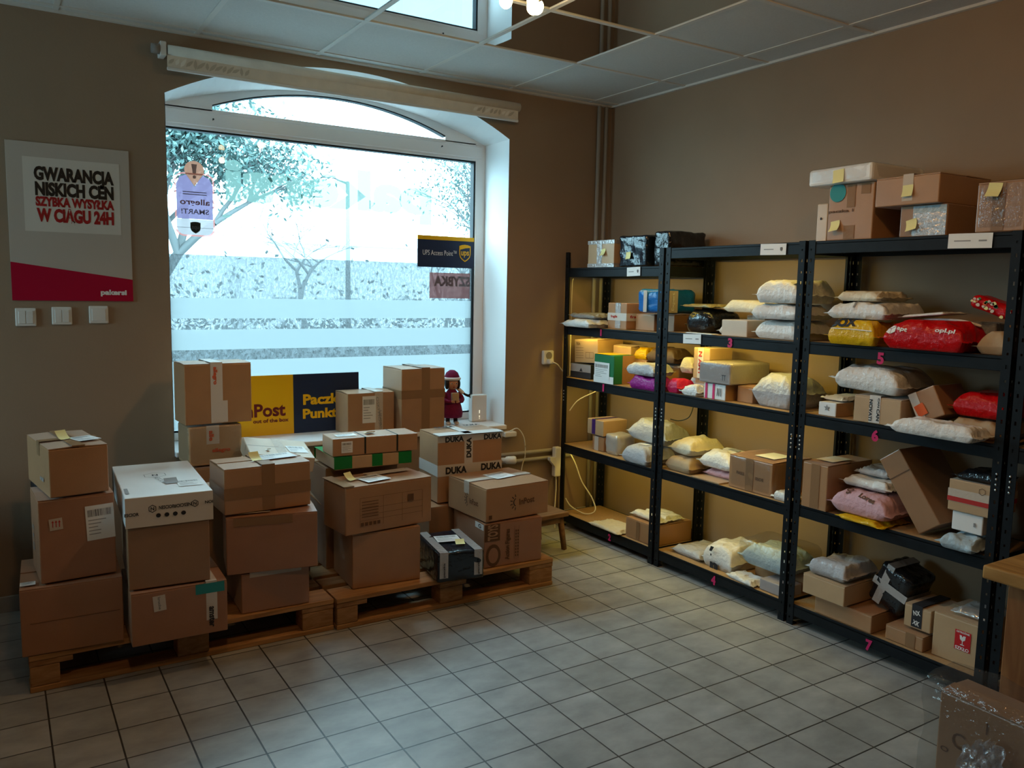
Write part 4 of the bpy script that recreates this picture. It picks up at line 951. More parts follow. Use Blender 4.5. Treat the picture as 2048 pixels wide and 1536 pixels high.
b = Carton(P(3.275, 3.735, R1[2]+e, .12, .15, .147), 'brown carton supporting the small yellow mailer', 'kraft', group=G1)
b = Carton(P(3.29, 3.535, R1[2]+e, .24, .12, .135), 'carton at the back under the dark brown mailer', 'kraft_dark', group=G1)
o = Bag(P(3.25, 3.535, R1[2]+.150, .25, .165, .085), 'dark brown mailer heaped at the back of the third shelf of the left unit', 'poly_brown', seed=15, group=G1)
o = Bag(P(3.095, 3.505, R1[2]+e, .232, .16, .078), 'purple poly mailer on the third shelf of the left shelving unit', 'poly_purple', seed=16, group=G1, boxy=6, wr=.014)
o = Bag(P(3.095, 3.53, R1[2]+.082, .245, .16, .066), 'silver mailer with red end lying on the purple mailer', 'poly_silver', seed=17, group=G1, seam=.025)
# fourth shelf
b = Carton(P(3.15, 3.955, R1[3]+e, .115, .18, .088), 'small kraft carton under the purple taped carton on the left unit', 'kraft', group=G1); b.patch('front', .2, 0, .55, 1, 'tape_clear', 'clear_tape')
b = Carton(P(3.14, 3.975, R1[3]+.0975, .160, .19, .096), 'kraft carton with purple tape stripe on the fourth shelf of the left unit', 'kraft_light', group=G1, flaps=False)
b.tape('purple_tape', 'd', .40, .035, .094, 'purple_tape').shape('top', [[(.064+.012*math.cos(k*.63), .02+.012*math.sin(k*.63)) for k in range(10)]], 'green_card', 'round_mark')
b = Carton(P(3.15, 3.815, R1[3]+e, .10, .12, .11), 'small carton inside a clear plastic bag on the fourth shelf of the left unit', 'kraft_pale', group=G1, flaps=False); b.wrap('poly_clear', .012, .012, 6)
o = Bag(P(3.085, 3.545, R1[3]+e, .225, .24, .105), 'small light gray mailer in front under the big gray bag on the left unit', 'poly_silver', seed=18, group=G1, boxy=5, wr=.012); o.label(.0, .09, .05, .04)
o = Bag(P(3.19, 3.565, R1[3]+.116, .32, .22, .125), 'big silver gray mailer heaped on the left unit', 'poly_silver', seed=19, group=G1, boxy=4, wr=.014, rot=(R(0), R(3), R(-86)))
# spanning bags that show beyond the post
o = Bag(P(3.11, 3.215, R2[3]+e, .195, .30, .085), 'kraft paper mailer beside the post on the fourth shelf of the middle unit', 'poly_kraft', seed=20, group=G2, boxy=4)
o = Bag(P(3.14, 3.225, R2[3]+.092, .165, .27, .09), 'yellowish cream mailer lying on the kraft paper mailer beside the post', 'poly_cream', seed=21, group=G2, boxy=3)
# bottom shelf
o = Bag(P(3.075, 3.79, R1[4]+e, .27, .19, .022), 'creased cream paper envelope on the bottom shelf of the left unit', 'poly_cream', seed=22, group=G1, boxy=9, wr=.010, part='envelope_body', name='envelope', cat='envelope')
b = Carton(P(3.12, 3.505, R1[4]+e, .25, .29, .118), 'long kraft carton on the bottom shelf of the left unit', 'kraft', group=G1); b.patch('front', .38, .05, .50, .95, 'tape_brown', 'packing_tape')
o = Bag(P(3.15, 3.50, R1[4]+.128, .24, .2, .034), 'white mailer resting on the long kraft carton of the bottom shelf', 'poly_white', seed=23, group=G1)
# --- middle unit second shelf
b = Parcel(P(3.15, 3.165, R2[1]+e, .205, .26, .125), 'rounded shiny black parcel on the second shelf of the middle unit', 'poly_black', amp=.012, rad=.06, seed=24, group=G2, n=14)
o = Bag(P(3.25, 3.31, R2[1]+e, .04, .15, .12), 'khaki film bag beside the rounded black parcel', 'poly_khaki', seed=25, group=G2, boxy=3)
o = Bag(P(3.175, 3.19, R2[1]+.137, .21, .22, .018), 'loose khaki plastic flap draped over the rounded black parcel', 'poly_khaki', seed=26, group=G2, boxy=8, wr=.010)
o = Bag(P(3.098, 3.085, R2[1]+e, .20, .05, .006), 'flat white paper envelope at the shelf edge of the middle unit', 'poly_white', seed=27, group=G2, boxy=12, wr=.002, seam=.004, name='envelope', cat='envelope')
o = Bag(P(3.20, 3.004, R2[1]+.009, .075, .16, .038), 'small white mailer beside the plain carton on the middle unit', 'poly_white', seed=28, group=G2)
b = Carton(P(3.125, 2.868, R2[1]+e, .168, .18, .082), 'small plain carton on the second shelf of the middle unit', 'kraft_pale', group=G2, flaps=False)
b = Carton(P(3.315, 2.90, R2[1]+e, .12, .10, .10), 'taped carton behind the small plain carton on the middle unit', 'kraft_light', group=G2); b.tape('tape_clear', 'd', .5, .04, .06)
o = Bag(P(3.22, 2.905, R2[1]+.120, .27, .2, .062), 'cream mailer on top of the cartons on the second shelf of the middle unit', 'poly_cream', seed=29, group=G2, boxy=5, wr=.012)
o = Bag(P(3.135, 2.62, R2[1]+e, .265, .28, .092), 'crinkled white mailer, bottom of the white stack on the middle unit', 'poly_white', seed=30, group=G2, boxy=5, wr=.010)
o = Bag(P(3.10, 2.612, R2[1]+.096, .275, .29, .074), 'smooth white mailer, middle of the white stack on the middle unit', 'poly_white', seed=31, group=G2, boxy=5, wr=.014)
o = Bag(P(3.10, 2.60, R2[1]+.173, .25, .29, .110), 'puffy white mailer with dark mark, top of the white stack on the middle unit', 'poly_white', seed=32, group=G2, boxy=7, wr=.012, seam=.03)
g = G(); o.onface(g, [[(.08, .02), (.10, .022), (.098, .06), (.088, .05)]], 'ink', .004); g.build('dark_mark', o.o)
# third shelf
o = Bag(P(3.10, 3.268, R2[2]+e, .085, .14, .078), 'magenta mailer beside the post on the third shelf of the middle unit', 'poly_magenta', seed=33, group=G2, boxy=4)
o = Bag(P(3.26, 3.262, R2[2]+e, .09, .14, .10), 'white mailer, lower of two behind the post on the third shelf of middle unit', 'poly_white', seed=34, group=G2, boxy=5)
o = Bag(P(3.20, 3.272, R2[2]+.105, .095, .2, .085), 'cream mailer, upper of two behind the post on the third shelf of middle unit', 'poly_cream', seed=35, group=G2, boxy=5)
b = Carton(P(3.21, 3.145, R2[2]+e, .12, .16, .082), 'carton with red lettered tape on the third shelf of the middle unit', 'kraft_light', group=G2, flaps=False); b.band('tape_white', .5, .035, 'printed_tape').text('front', 'Expert', .5, .5, .09, .022, 'ink_red')
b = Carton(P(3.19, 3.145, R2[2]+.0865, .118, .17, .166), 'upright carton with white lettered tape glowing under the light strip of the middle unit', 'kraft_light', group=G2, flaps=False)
b.tape('tape_white', 'd', .45, .042, .164).text('front', 'N AMY', .45, .5, .13, .024, 'ink_red', -90)
o = Bag(P(3.098, 3.135, R2[2]+e, .12, .085, .062), 'crumpled white mailer at the front of the third shelf of the middle unit', 'poly_white', seed=36, group=G2, boxy=3, wr=.016)
b = Carton(P(3.12, 2.975, R2[2]+e, .150, .2, .080), 'white carton with pink stripes under the gray wrapped carton of the middle unit', 'carton_white', group=G2, flaps=False)
b.patch('front', .08, 0, .18, 1, 'pink_tape', 'pink_stripe').patch('front', .42, 0, .52, 1, 'pink_tape', 'pink_stripe').patch('right', 0, 0, 1, 1, 'kraft', 'kraft_side').shape('front', [[(.095+.012*k, .02), (.099+.012*k, .02), (.099+.012*k, .06), (.095+.012*k, .06)] for k in range(3)], 'ink', 'arrow_print')
b = Carton(P(3.10, 2.962, R2[2]+.086, .215, .29, .105), 'gray brown film wrapped carton on the third shelf of the middle unit', 'carton_gray', group=G2, flaps=False, bev=.008); b.wrap('film', .004, .004, 9).shape('front', [[(.165, .02), (.168, .02), (.168, .045), (.165, .045)], [(.18, .02), (.183, .02), (.183, .045), (.18, .045)], [(.16, .045), (.188, .045), (.188, .048), (.16, .048)]], 'ink', 'handling_print')
b = Carton(P(3.17, 2.817, R2[2]+e, .10, .18, .080), 'small orange brown carton beside the silver bag on the middle unit', 'kraft', group=G2)
o = Bag(P(3.14, 2.632, R2[2]+e, .245, .27, .160), 'bulging silver gray bag on the third shelf of the middle unit', 'poly_silver', seed=37, group=G2, boxy=3, wr=.016, zs=.45)
# fourth shelf
b = Carton(P(3.102, 2.995, R2[3]+e, .20, .30, .006), 'flat cardboard sheet on the fourth shelf of the middle unit', 'kraft_light', group=G2, name='cardboard_sheet', cat='cardboard sheet', flaps=False, bev=.001)
o = Bag(P(3.19, 2.990, R2[3]+.009, .19, .2, .045), 'gray pink mailer under the white mailer on the fourth shelf of the middle unit', 'poly_pink', seed=38, group=G2)
o = Bag(P(3.165, 2.995, R2[3]+.057, .23, .22, .088), 'white mailer on the gray pink one on the fourth shelf of the middle unit', 'poly_white', seed=39, group=G2, boxy=4, seam=.03); g = G(); o.onface(g, [[(-.03, .13), (.05, .13), (.04, .16), (-.02, .16)]], 'paper_gray', .004); g.build('gray_print', o.o)
b = Carton(P(3.125, 2.718, R2[3]+e, .272, .29, .165), 'brown taped carton with label on the fourth shelf of the middle unit', 'kraft', group=G2); b.patch('front', .40, .02, .58, .98, 'tape_brown', 'packing_tape').label('top', .62, .45, .12, .14, 0, False).text('front', 'FRAGILE', .28, .5, .05, .015, 'ink_brown').text('front', 'KRUCHE', .72, .45, .05, .015, 'ink_brown').wrap('film', .003, .003, 11)
o = Bag(P(3.11, 2.52, R2[3]+e, .075, .12, .042), 'small white mailer squeezed beside the brown taped carton of the middle unit', 'poly_white', seed=40, group=G2)
# bottom shelf
o = Bag(P(3.14, 3.15, R2[4]+e, .22, .26, .055), 'clear bag with gray contents, leftmost on the bottom shelf of the middle unit', 'poly_silver', seed=41, group=G2, boxy=4, wr=.012)
o = Bag(P(3.14, 2.925, R2[4]+e, .205, .28, .128), 'white bag with big black letter on the bottom shelf of the middle unit', 'poly_white', seed=42, group=G2, boxy=9, wr=.014, seam=.012)
T3 = frame((0, -.004, .064), (1, 0, 0), (0, 0, 1)); g = G(); text2d(g, '\u00f3', -.035, .016, .048, .075, 'ink', T=T3, bold=.08); text2d(g, 'n', -.012, -.046, .055, .034, 'ink', T=T3, bold=.08); g.build('black_lettering', o.o)
o = Bag(P(3.10, 2.73, R2[4]+e, .17, .12, .028), 'flat white mailer at the shelf edge on the bottom shelf of the middle unit', 'poly_white', seed=43, group=G2, rot=(0, 0, R(-96)))
b = Carton(P(3.12, 2.540, R2[4]+e, .155, .12, .055), 'small gray box at the right end of the bottom shelf of the middle unit', 'carton_gray', group=G2, flaps=False)
b = Carton(P(3.26, 2.62, R2[4]+e, .30, .14, .085), 'low carton at the back under the clear bag of the middle unit', 'kraft', group=G2)
o = Bag(P(3.15, 2.625, R2[4]+.088, .30, .24, .105), 'large clear bag with pale blue contents on the bottom shelf of the middle unit', 'poly_ltblue', seed=44, group=G2, boxy=4, wr=.012, seam=.04)
crinkle(o.o, 'clear_film', .34, .26, .13, 'film', .014, 44, y0=-.01, z0=.002, rad=.04)
# --- right unit top
Z3 = R3[0]+e
b = Carton(P(3.13, 2.393, Z3, .055, .06, .165), 'narrow pale carton standing leftmost on top of the right unit', 'kraft_pale', group=G3, flaps=False); b.shape('front', [[(.024+.005*math.cos(k*.63), .10+.006*math.sin(k*.63)) for k in range(10)]], 'ink', 'hole')
b = Carton(P(3.105, 2.235, Z3, .218, .28, .235), 'kraft carton with teal circle on top of the right unit', 'kraft', group=G3, flaps=False)
b.shape('front', [[(.045+.04*math.cos(k*.3), .203+.04*math.sin(k*.3)) for k in range(21) if .203+.04*math.sin(k*.3) < .24]], 'teal', 'teal_circle').shape('right', [[(.08+.04*math.cos(k*.3), .19+.038*math.sin(k*.3)) for k in range(21)]], 'teal', 'teal_circle')
b.patch('front', .42, .58, .60, .98, 'tape_brown', 'packing_tape').patch('front', .38, .02, .62, .26, 'tape_brown', 'packing_tape').patch('front', .72, .80, .92, .98, 'tape_brown', 'brown_print').note('front', .2, .26, .045, 8, lift=.025).text('front', 'paczka 1', .3, .52, .12, .016, 'ink_brown')
b = Carton(P(3.07, 2.275, Z3+.237, .325, .34, .072, -3), 'white film wrapped slab lying on the teal circle carton', 'carton_white', group=G3, name='wrapped_slab', flaps=False, bev=.012); b.wrap('film', .003, .005, 13).note('front', .5, .42, .055, 4, lift=.006)
b = Carton(P(3.105, 1.905, Z3, .195, .29, .122), 'carton with gray film and note under the wide flat carton on the right unit', 'kraft_dark', group=G3, flaps=False); b.patch('front', .28, .02, .98, .75, 'tape_silver', 'gray_film').patch('front', .28, .75, .98, .97, 'poly_ltblue', 'blue_film').note('front', .28, .38, .045, 14, lift=.02)
b = Carton(P(3.075, 1.965, Z3+.124, .275, .34, .113, -2), 'wide flat kraft carton with shiny tape on top of the right unit', 'kraft', group=G3); b.tape('tape_clear', 'd', .52, .045, .1).note('front', .53, .48, .045, 2, lift=.01)
b = Carton(P(3.105, 1.612, Z3+.004, .175, .27, .180), 'orange brown carton at the far right end on top of the right unit', 'kraft', group=G3); b.patch('front', .33, .02, .58, .98, 'tape_brown', 'packing_tape').note('front', .36, .84, .05, -6, lift=.02).wrap('film', .003, .003, 15)
# second shelf
o = Bag(P(3.06, 2.165, R3[1]+e, .235, .215, .105), 'yellow mailer with dark letters on the second shelf of the right unit', 'poly_yellow', seed=50, group=G3, boxy=7, seam=.02, wr=.014)
o.text('BOX', -.042, .058, .118, .042, 'ink', 4, .06).text('THE', -.03, .098, .10, .022, 'ink', 4, .06).skinpatch([[(-.1, .028), (.0, .026), (.1, .024), (.1, .027), (0, .029), (-.1, .031)]], 'ink_white', 'white_line')
o = Bag(P(3.05, 1.845, R3[1]+e, .345, .20, .118), 'big shiny red mailer on the second shelf of the right unit', 'poly_red', seed=51, group=G3, boxy=5, seam=.03, wr=.014, seamdir='u')
o.text('apt', -.085, .036, .045, .020, 'ink_white', -8).text('opl.pl', .09, .038, .08, .02, 'ink_white', -4)
o.skinpatch([[(-.152, .022), (-.133, .017), (-.133, .037), (-.152, .044)], [(-.131, .017), (-.112, .025), (-.112, .046), (-.131, .038)], [(-.152, .047), (-.132, .040), (-.113, .050), (-.133, .057)]], 'ink_white', 'parcel_logo')
g = G(); g.tube(smooth_path([(-.15, .16, .10), (-.05, .13, .117), (.08, .13, .118), (.15, .15, .10)]), .006, 'poly_white', 6); g.build('white_hem', o.o)
o = Bag(P(3.29, 2.30, R3[1]+e, .17, .12, .10), 'white mailer pushed behind the yellow mailer on the right unit', 'poly_cream', seed=52, group=G3)
o = Bag(P(3.10, 2.175, R3[1]+.110, .29, .30, .072), 'white mailer lying across the yellow mailer on the right unit', 'poly_white', seed=53, group=G3, boxy=6)
g = G(); o.onface(g, [[(-.02, .004+.02*k), (-.012, .004+.02*k), (-.012, .024+.02*k), (-.02, .024+.02*k)] for k in range(6)], 'paper_gray', .003); g.build('gray_stripe', o.o)
o = Bag(P(3.14, 2.20, R3[1]+.186, .20, .24, .044), 'small beige mailer topmost on the second shelf of the right unit', 'poly_cream', seed=54, group=G3)
o = Bag(P(3.14, 1.90, R3[1]+.132, .18, .17, .012), 'flat gray white envelope on the red mailer of the right unit', 'poly_white', seed=55, group=G3, boxy=12, wr=.003, name='envelope', cat='envelope', rot=(0, R(-6), R(-90)))
o = Bag(P(3.27, 1.74, R3[1]+e, .14, .13, .115), 'gray kraft mailer at the back right on the second shelf of the right unit', 'poly_gray', seed=56, group=G3)
o = Bag(P(3.10, 1.605, R3[1]+e, .105, .24, .085), 'beige crumpled mailer at the right end of the second shelf of the right unit', 'poly_kraft', seed=57, group=G3, boxy=4, wr=.01)
b = Parcel(P(3.14, 1.645, R3[1]+.150, .17, .10, .052), 'red and green floral gift wrapped packet on the second shelf of the right unit', 'poly_red', amp=.004, rad=.02, seed=58, group=G3, rot=(0, R(18), R(-90)))
g = G(); rng = random.Random(5)
for k in range(26):
    u, v = rng.uniform(-.075, .075), rng.uniform(.006, .046); r_ = rng.uniform(.004, .009)
    g.face([(u+r_*math.cos(q)*rng.uniform(.7, 1.2), -.0035, v+r_*math.sin(q)*.8) for q in [k2*.785 for k2 in range(8)]], rng.choice(['green', 'orange', 'kraft_pale', 'sticky']))
g.build('floral_print', b.o)
# third shelf
b = Carton(P(3.113, 2.292, R3[2]+e, .090, .12, .060), 'small white carton with gray star on the third shelf of the right unit', 'carton_white', group=G3, flaps=False)
b.shape('front', [[(.045+(.016 if k % 2 == 0 else .007)*math.sin(k*.628), .036+(.016 if k % 2 == 0 else .007)*math.cos(k*.628)) for k in range(10)]], 'paper_gray', 'star_print').patch('right', 0, 0, 1, 1, 'kraft', 'kraft_side')
b = Carton(P(3.095, 2.04, R3[2]+.003, .215, .28, .112), 'kraft carton with lettered white tape on the third shelf of the right unit', 'kraft_light', group=G3)
b.tape('tape_white', 'd', .46, .05, .11).text('front', 'NOVATI', .38, .5, .09, .014, 'ink', -90).text('front', 'CAN', .54, .35, .05, .014, 'ink', -90).text('front', 'CAN', .54, .8, .04, .008, 'ink', -90)
o = Bag(P(3.085, 2.10, R3[2]+.134, .315, .28, .105), 'large white mailer lying on the lettered tape carton of the right unit', 'poly_white', seed=60, group=G3, boxy=5, seam=.035, wr=.010, rot=(0, R(3), R(-90)))
o = Bag(P(3.16, 2.30, R3[2]+.066, .10, .2, .02), 'thin white mailer above the small starred carton', 'poly_white', seed=61, group=G3)
b = Carton(P(3.14, 1.826, R3[2]+.050, .115, .2, .125), 'tilted kraft carton with orange sticker on the third shelf of the right unit', 'kraft', group=G3, flaps=False, rot=(0, R(-27), R(-90)))
b.patch('front', .0, 0, .32, 1, 'tape_white', 'white_tape').label('front', .26, .40, .042, .048, 8, False, 'orange', .004, 'orange_sticker')
o = Bag(P(3.16, 1.845, R3[2]+e, .10, .2, .02), 'kraft mailer propping the tilted carton on the right unit', 'poly_kraft', seed=62, group=G3)
o = Bag(P(3.13, 1.665, R3[2]+e, .20, .26, .068), 'kraft and white mailer at the right end of the third shelf of the right unit', 'poly_kraft', seed=63, group=G3, boxy=6)
o = Bag(P(3.16, 1.665, R3[2]+.078, .205, .24, .095), 'dark red plastic mailer on the third shelf of the right unit', 'poly_red', seed=64, group=G3, boxy=5, wr=.012)
o = Bag(P(2.99, 1.745, R3[2]+.002, .345, .13, .062), 'long white mailer overhanging the front edge of the third shelf of the right unit', 'poly_white', seed=65, group=G3, boxy=5, seam=.03, wr=.010)
# fourth shelf
b = Carton(P(3.085, 2.312, R3[3]+e, .132, .32, .208), 'tall brown carton at the left end of the fourth shelf of the right unit', 'kraft', group=G3); b.patch('front', .35, .02, .7, .98, 'tape_brown', 'packing_tape').label('top', .5, .4, .09, .14, 0, False)
o = Bag(P(3.05, 2.06, R3[3]+e, .20, .2, .020), 'yellow mailer lying under the pink mailer on the right unit', 'poly_yellow', seed=66, group=G3)
o = Bag(P(3.075, 2.085, R3[3]+.024, .275, .25, .098), 'pink mailer with dark script lettering on the fourth shelf of the right unit', 'poly_pink', seed=67, group=G3, boxy=4, seam=.035, wr=.013)
o.text('R.Os', -.07, .085, .07, .03, 'ink_brown', -70).text('Lores', .03, .05, .08, .024, 'ink_brown', -12).text('Cef', .05, .12, .06, .028, 'ink_brown', 200)
o = Bag(P(3.15, 2.11, R3[3]+.130, .22, .18, .042), 'white mailer on top of the pink mailer on the right unit', 'poly_white', seed=68, group=G3, seam=.03)
o = Bag(P(3.22, 2.12, R3[3]+.176, .15, .15, .035), 'silver white mailer topmost of the pile on the pink mailer', 'poly_silver', seed=69, group=G3)
b = Carton(P(3.13, 1.795, R3[3]+.034, .105, .28, .335), 'big brown carton leaning diagonally on the fourth shelf of the right unit', 'kraft_dark', group=G3, flaps=False, rot=(0, R(-36), R(-90)))
b.patch('front', .02, .72, .99, .73, 'ink_brown', 'flap_line')
o = Bag(P(3.05, 1.646, R3[3]+e, .13, .26, .055), 'pale blue white mailer at the right end of the fourth shelf of the right unit', 'poly_ltblue', seed=70, group=G3, boxy=6)
b = Carton(P(3.12, 1.645, R3[3]+.064, .118, .16, .074), 'small white carton on the pale blue mailer of the right unit', 'carton_white', group=G3, flaps=False); b.shape('front', [[(.085, .028), (.093, .028), (.093, .044), (.085, .044)]], 'paper_gray', 'small_print')
b = Carton(P(3.11, 1.640, R3[3]+.140, .160, .19, .122), 'tan carton with red tape over the small white carton on the right unit', 'kraft_light', group=G3, flaps=False); b.band('tape_clear', .5, .05).band('ink_red', .38, .018, 'red_tape', .0022).shape('front', [hexa(.128, .095, .014, .002)[k] for k in range(6)], 'ink_brown', 'square_print')
o = Bag(P(3.12, 1.635, R3[3]+.264, .14, .18, .04), 'black mailer topmost at the right end of the fourth shelf of the right unit', 'poly_black', seed=71, group=G3)
# bottom shelf
b = Carton(P(3.10, 2.14, R3[4]+e, .285, .30, .080), 'long low carton at the left of the bottom shelf of the right unit', 'kraft', group=G3)
b = Carton(P(3.06, 2.215, R3[4]+.090, .215, .30, .090), 'light kraft carton under the gray mailer on the bottom shelf of the right unit', 'kraft_light', group=G3)
o = Bag(P(3.07, 2.215, R3[4]+.188, .19, .26, .070), 'gray white bag lying on the light kraft carton of the right unit', 'poly_silver', seed=72, group=G3, boxy=8)
b = Parcel(P(3.19, 2.015, R3[4]+.100, .16, .18, .19), 'black wrapped parcel with crossed gray tape on the bottom shelf of the right unit', 'poly_black', amp=.008, rad=.02, seed=73, group=G3, rot=(0, R(20), R(-90)))
b.tape('tape_silver', 'd', .3, .035, .19).band('tape_silver', .5, .035)
b = Carton(P(3.33, 1.965, R3[4]+e, .04, .07, .06), 'brown carton propping the black wrapped parcel', 'kraft_dark', group=G3)
b = Carton(P(3.12, 1.862, R3[4]+e, .165, .28, .062), 'flat kraft carton near the red sticker carton on the right unit', 'kraft', group=G3)
b.patch('front', .55, 0, .8, 1, 'tape_brown', 'packing_tape')
b = Carton(P(3.15, 1.828, R3[4]+.076, .115, .2, .095), 'kraft carton with black lettered tape on the bottom shelf of the right unit', 'kraft_light', group=G3)
b.tape('ink', 'd', .48, .045, .09, 'black_tape').text('front', 'NX', .48, .72, .03, .02, 'ink_white', 12).text('front', 'XK', .48, .28, .03, .02, 'ink_white', -10)
b = Carton(P(3.145, 1.668, R3[4]+e, .178, .26, .182), 'kraft carton with red glass sticker on the bottom shelf of the right unit', 'kraft_light', group=G3)
b.label('front', .68, .55, .062, .080, 0, False, 'red_sticker', .002, 'glass_sticker').text('front', 'SZK\u0141O', .68, .38, .054, .013, 'ink_white').text('front', 'OSTRO\u017bNIE', .68, .735, .052, .007, 'ink_white')
cx_, cy_ = .68*.178, .57*.182
b.shape('front', [[(cx_-.012, cy_+.018), (cx_-.004, cy_+.018), (cx_-.002, cy_+.010), (cx_+.003, cy_+.018), (cx_+.012, cy_+.018), (cx_+.010, cy_+.002), (cx_+.002, cy_-.004), (cx_-.002, cy_-.004), (cx_-.010, cy_+.002)], [(cx_-.0014, cy_-.004), (cx_-.0014, cy_-.018), (cx_+.0014, cy_-.018), (cx_+.0014, cy_-.004)], [(cx_-.008, cy_-.018), (cx_-.008, cy_-.021), (cx_+.008, cy_-.021), (cx_+.008, cy_-.018)]], 'ink_white', 'glass_icon')
o = Bag(P(3.17, 1.63, R3[4]+.192, .12, .18, .025), 'clear crinkled plastic on the red sticker carton', 'poly_clear', seed=74, group=G3, wr=.012)
# ------------------------------------------------------------------ counter and foreground carton
o = thing('wooden_counter', 'orange brown wooden counter with overhanging top at the right edge', 'counter', (2.76, .55, 0))
g = G(); g.box(-.48, .26, -.9, .60, .762, .80, 'oak', .005); g.build('countertop', o)
g = G(); g.box(-.425, -.395, -.85, .555, .0, .761, 'oakv', .003); g.build('left_panel', o)
g = G(); g.box(-.394, .20, .525, .555, .0, .761, 'oakv', .003); g.build('end_panel', o)
g = G(); g.box(.17, .20, -.85, .524, .0, .761, 'oakv', .003); g.build('right_panel', o)
o = Carton((2.042, .715, .002, .80, .12, .51, -92), 'tall flat carton in stretch film leaning by the wooden counter in the foreground', 'kraft_dark', flaps=True)
o.text('front', 'C', .073, .775, .034, .042, 'ink_brown', 0, 0).text('front', 'l', .158, .905, .004, .03, 'ink_brown', 0, 0).text('front', 'o', .030, .70, .022, .014, 'ink_brown', 0, 0)
crinkle(o.o, 'stretch_film', .90, .17, .548, 'film', .020, 21, y0=-.022, z0=.001, rad=.03, freq=16, n=20)
g = G(); T3 = frame((-.335, -.036, .455), (1, 0, 0), (0, .0, 1)); rng = random.Random(2)
n_ = 22; rag = lambda t, k: .022*noise.noise(Vector((t*6, k*3.1, 1.5)))
vv = [[g.bm.verts.new(T3 @ Vector((.13*a/n_+rag(c/n_, 1)+.03*(1-c/n_)*(1-a/n_), -.20*c/n_+rag(a/n_, 2)-.045*(1-a/n_)**2*(1-c/n_), .016*max(-1, 1-4*abs(noise.noise(Vector((a*.33, c*.37, 3)))))+.008*noise.noise(Vector((a*.9, c*.8, 7)))))) for a in range(n_+1)] for c in range(n_+1)]
g.mi('pouch')
for c in range(n_):
    for a in range(n_): g.bm.faces.new((vv[c][a], vv[c][a+1], vv[c+1][a+1], vv[c+1][a]))
g.build('clear_pouch', o.o, smooth=True)
o = thing('added_shade_counter', 'plain wooden counter added out of view on the left to shade the floor', 'counter', (-.95, 3.1, 0))  # unseen counter, added to keep the side window's light off the left floor
g = G(); g.box(-.30, .30, -1.1, 1.1, .80, .83, 'oak', .004); g.build('countertop', o)
g = G(); g.box(-.26, .26, -1.06, 1.06, .0, .799, 'oakv', .003); g.build('shade_counter_body', o)
# ================================================================== OUTSIDE
g = G(); g.box(-40, 60, 4.75, 80, -.62, -.5, 'snow'); struct(g.build('ground'))
def tree(x, y, h, seed, label, spread=.5, depth=6, leaves=0, ls=.10, name='bare_tree', r0=.14, z0=-.5, trunk=.3):
    o = thing(name, label, 'tree', (x, y, z0)); rng = random.Random(seed); g = G(); tips = []
    def br(p, dr, ln, r, dep):
        q = p+dr*ln; mid = (p+q)/2+Vector((rng.uniform(-1, 1), rng.uniform(-1, 1), rng.uniform(-.3, .6)))*ln*.06
        g.tube([p, mid, q], [r, r*.85, r*.68], 'bark', 5 if dep > 2 else 4, False)
        if dep <= 2: tips.append(q); tips.append(mid)
        if dep == 0: return
        for k in range(rng.choice((2, 3, 3)) if dep > 1 else 3):
            a = rng.uniform(0, 6.28); s = spread*rng.uniform(.6, 1.35)
            v = (dr+Vector((math.cos(a)*s, math.sin(a)*s, rng.uniform(-.15, .3)))).normalized()
            br(q, v, ln*rng.uniform(.6, .85), r*.62, dep-1)
    br(Vector((0, 0, 0)), Vector((rng.uniform(-.05, .05), 0, 1)), h*trunk, r0, depth)
    g.build('trunk', o)
    if leaves:
        g = G()
        for k in range(leaves):
            c = rng.choice(tips)+Vector((rng.gauss(0, .22), rng.gauss(0, .22), rng.gauss(0, .22))); a = Vector((rng.uniform(-1, 1), rng.uniform(-1, 1), rng.uniform(-1, 1))).normalized()*ls; bb = a.cross(Vector((rng.uniform(-1, 1), rng.uniform(-1, 1), 1))).normalized()*ls*.45
            g.face([c-a, c+bb, c+a, c-bb], 'leaf')
        g.build('foliage', o)
    return o
tree(1.9, 13, 8.5, 3, 'leafy evergreen tree outside at the left edge of the window', .6, 7, 20000, .05, 'evergreen_tree', .17, trunk=.17)
tree(8.4, 26, 10.0, 8, 'bare branching tree outside in the middle of the window', .85, 7, 0, .1, 'bare_tree', .13, trunk=.16)
tree(8.5, 15, 8.5, 31, 'bare twiggy tree outside at the right edge of the window', .7, 7, 3000, .05, 'bare_tree', .13, trunk=.2)
tree(12.6, 24, 7.5, 15, 'smaller bare tree outside behind the navy courier sign', .8, 7, 0, .1, 'bare_tree', .10, trunk=.16)
o = thing('white_garage', 'low white building outside at the left behind the glass', 'building', (5.6, 34, -.5)); g = G(); g.box(-2.1, 2.1, 0, 6, 0, 4.1, 'render_white'); g.build('wall', o); g = G(); g.box(-2.3, 2.3, -.2, 6.2, 4.1, 4.25, 'render_white'); g.build('flat_roof', o)
o = thing('white_house', 'long pale building outside behind the bare trees', 'building', (17.5, 38, -.5)); g = G(); g.box(-8, 8, 0, 8, 0, 4.0, 'render_white'); g.build('wall', o)
g = G(); g.prism([(-8.4, -.5, 4.0), (-8.4, 8.5, 4.0), (-8.4, 4, 5.6)], (16.8, 0, 0), 'render_white'); g.build('roof', o)
for x in (-6, -3, 0, 3, 6): g = G(); g.box(x-.6, x+.6, -.06, 0, 1.5, 3.0, 'paper'); g.build('window', o)
g = G(); rng = random.Random(6)
for k in range(12000):
    c = Vector((rng.uniform(-2, 26), 20+rng.uniform(-.5, .5), -.5+abs(rng.gauss(0, .9)))); a = Vector((rng.uniform(-1, 1), rng.uniform(-1, 1), rng.uniform(-1, 1))).normalized()*.075; bb = a.cross(Vector((rng.uniform(-1, 1), rng.uniform(-1, 1), 1))).normalized()*.045
    g.face([c-a, c+bb, c+a, c-bb], 'hedge')
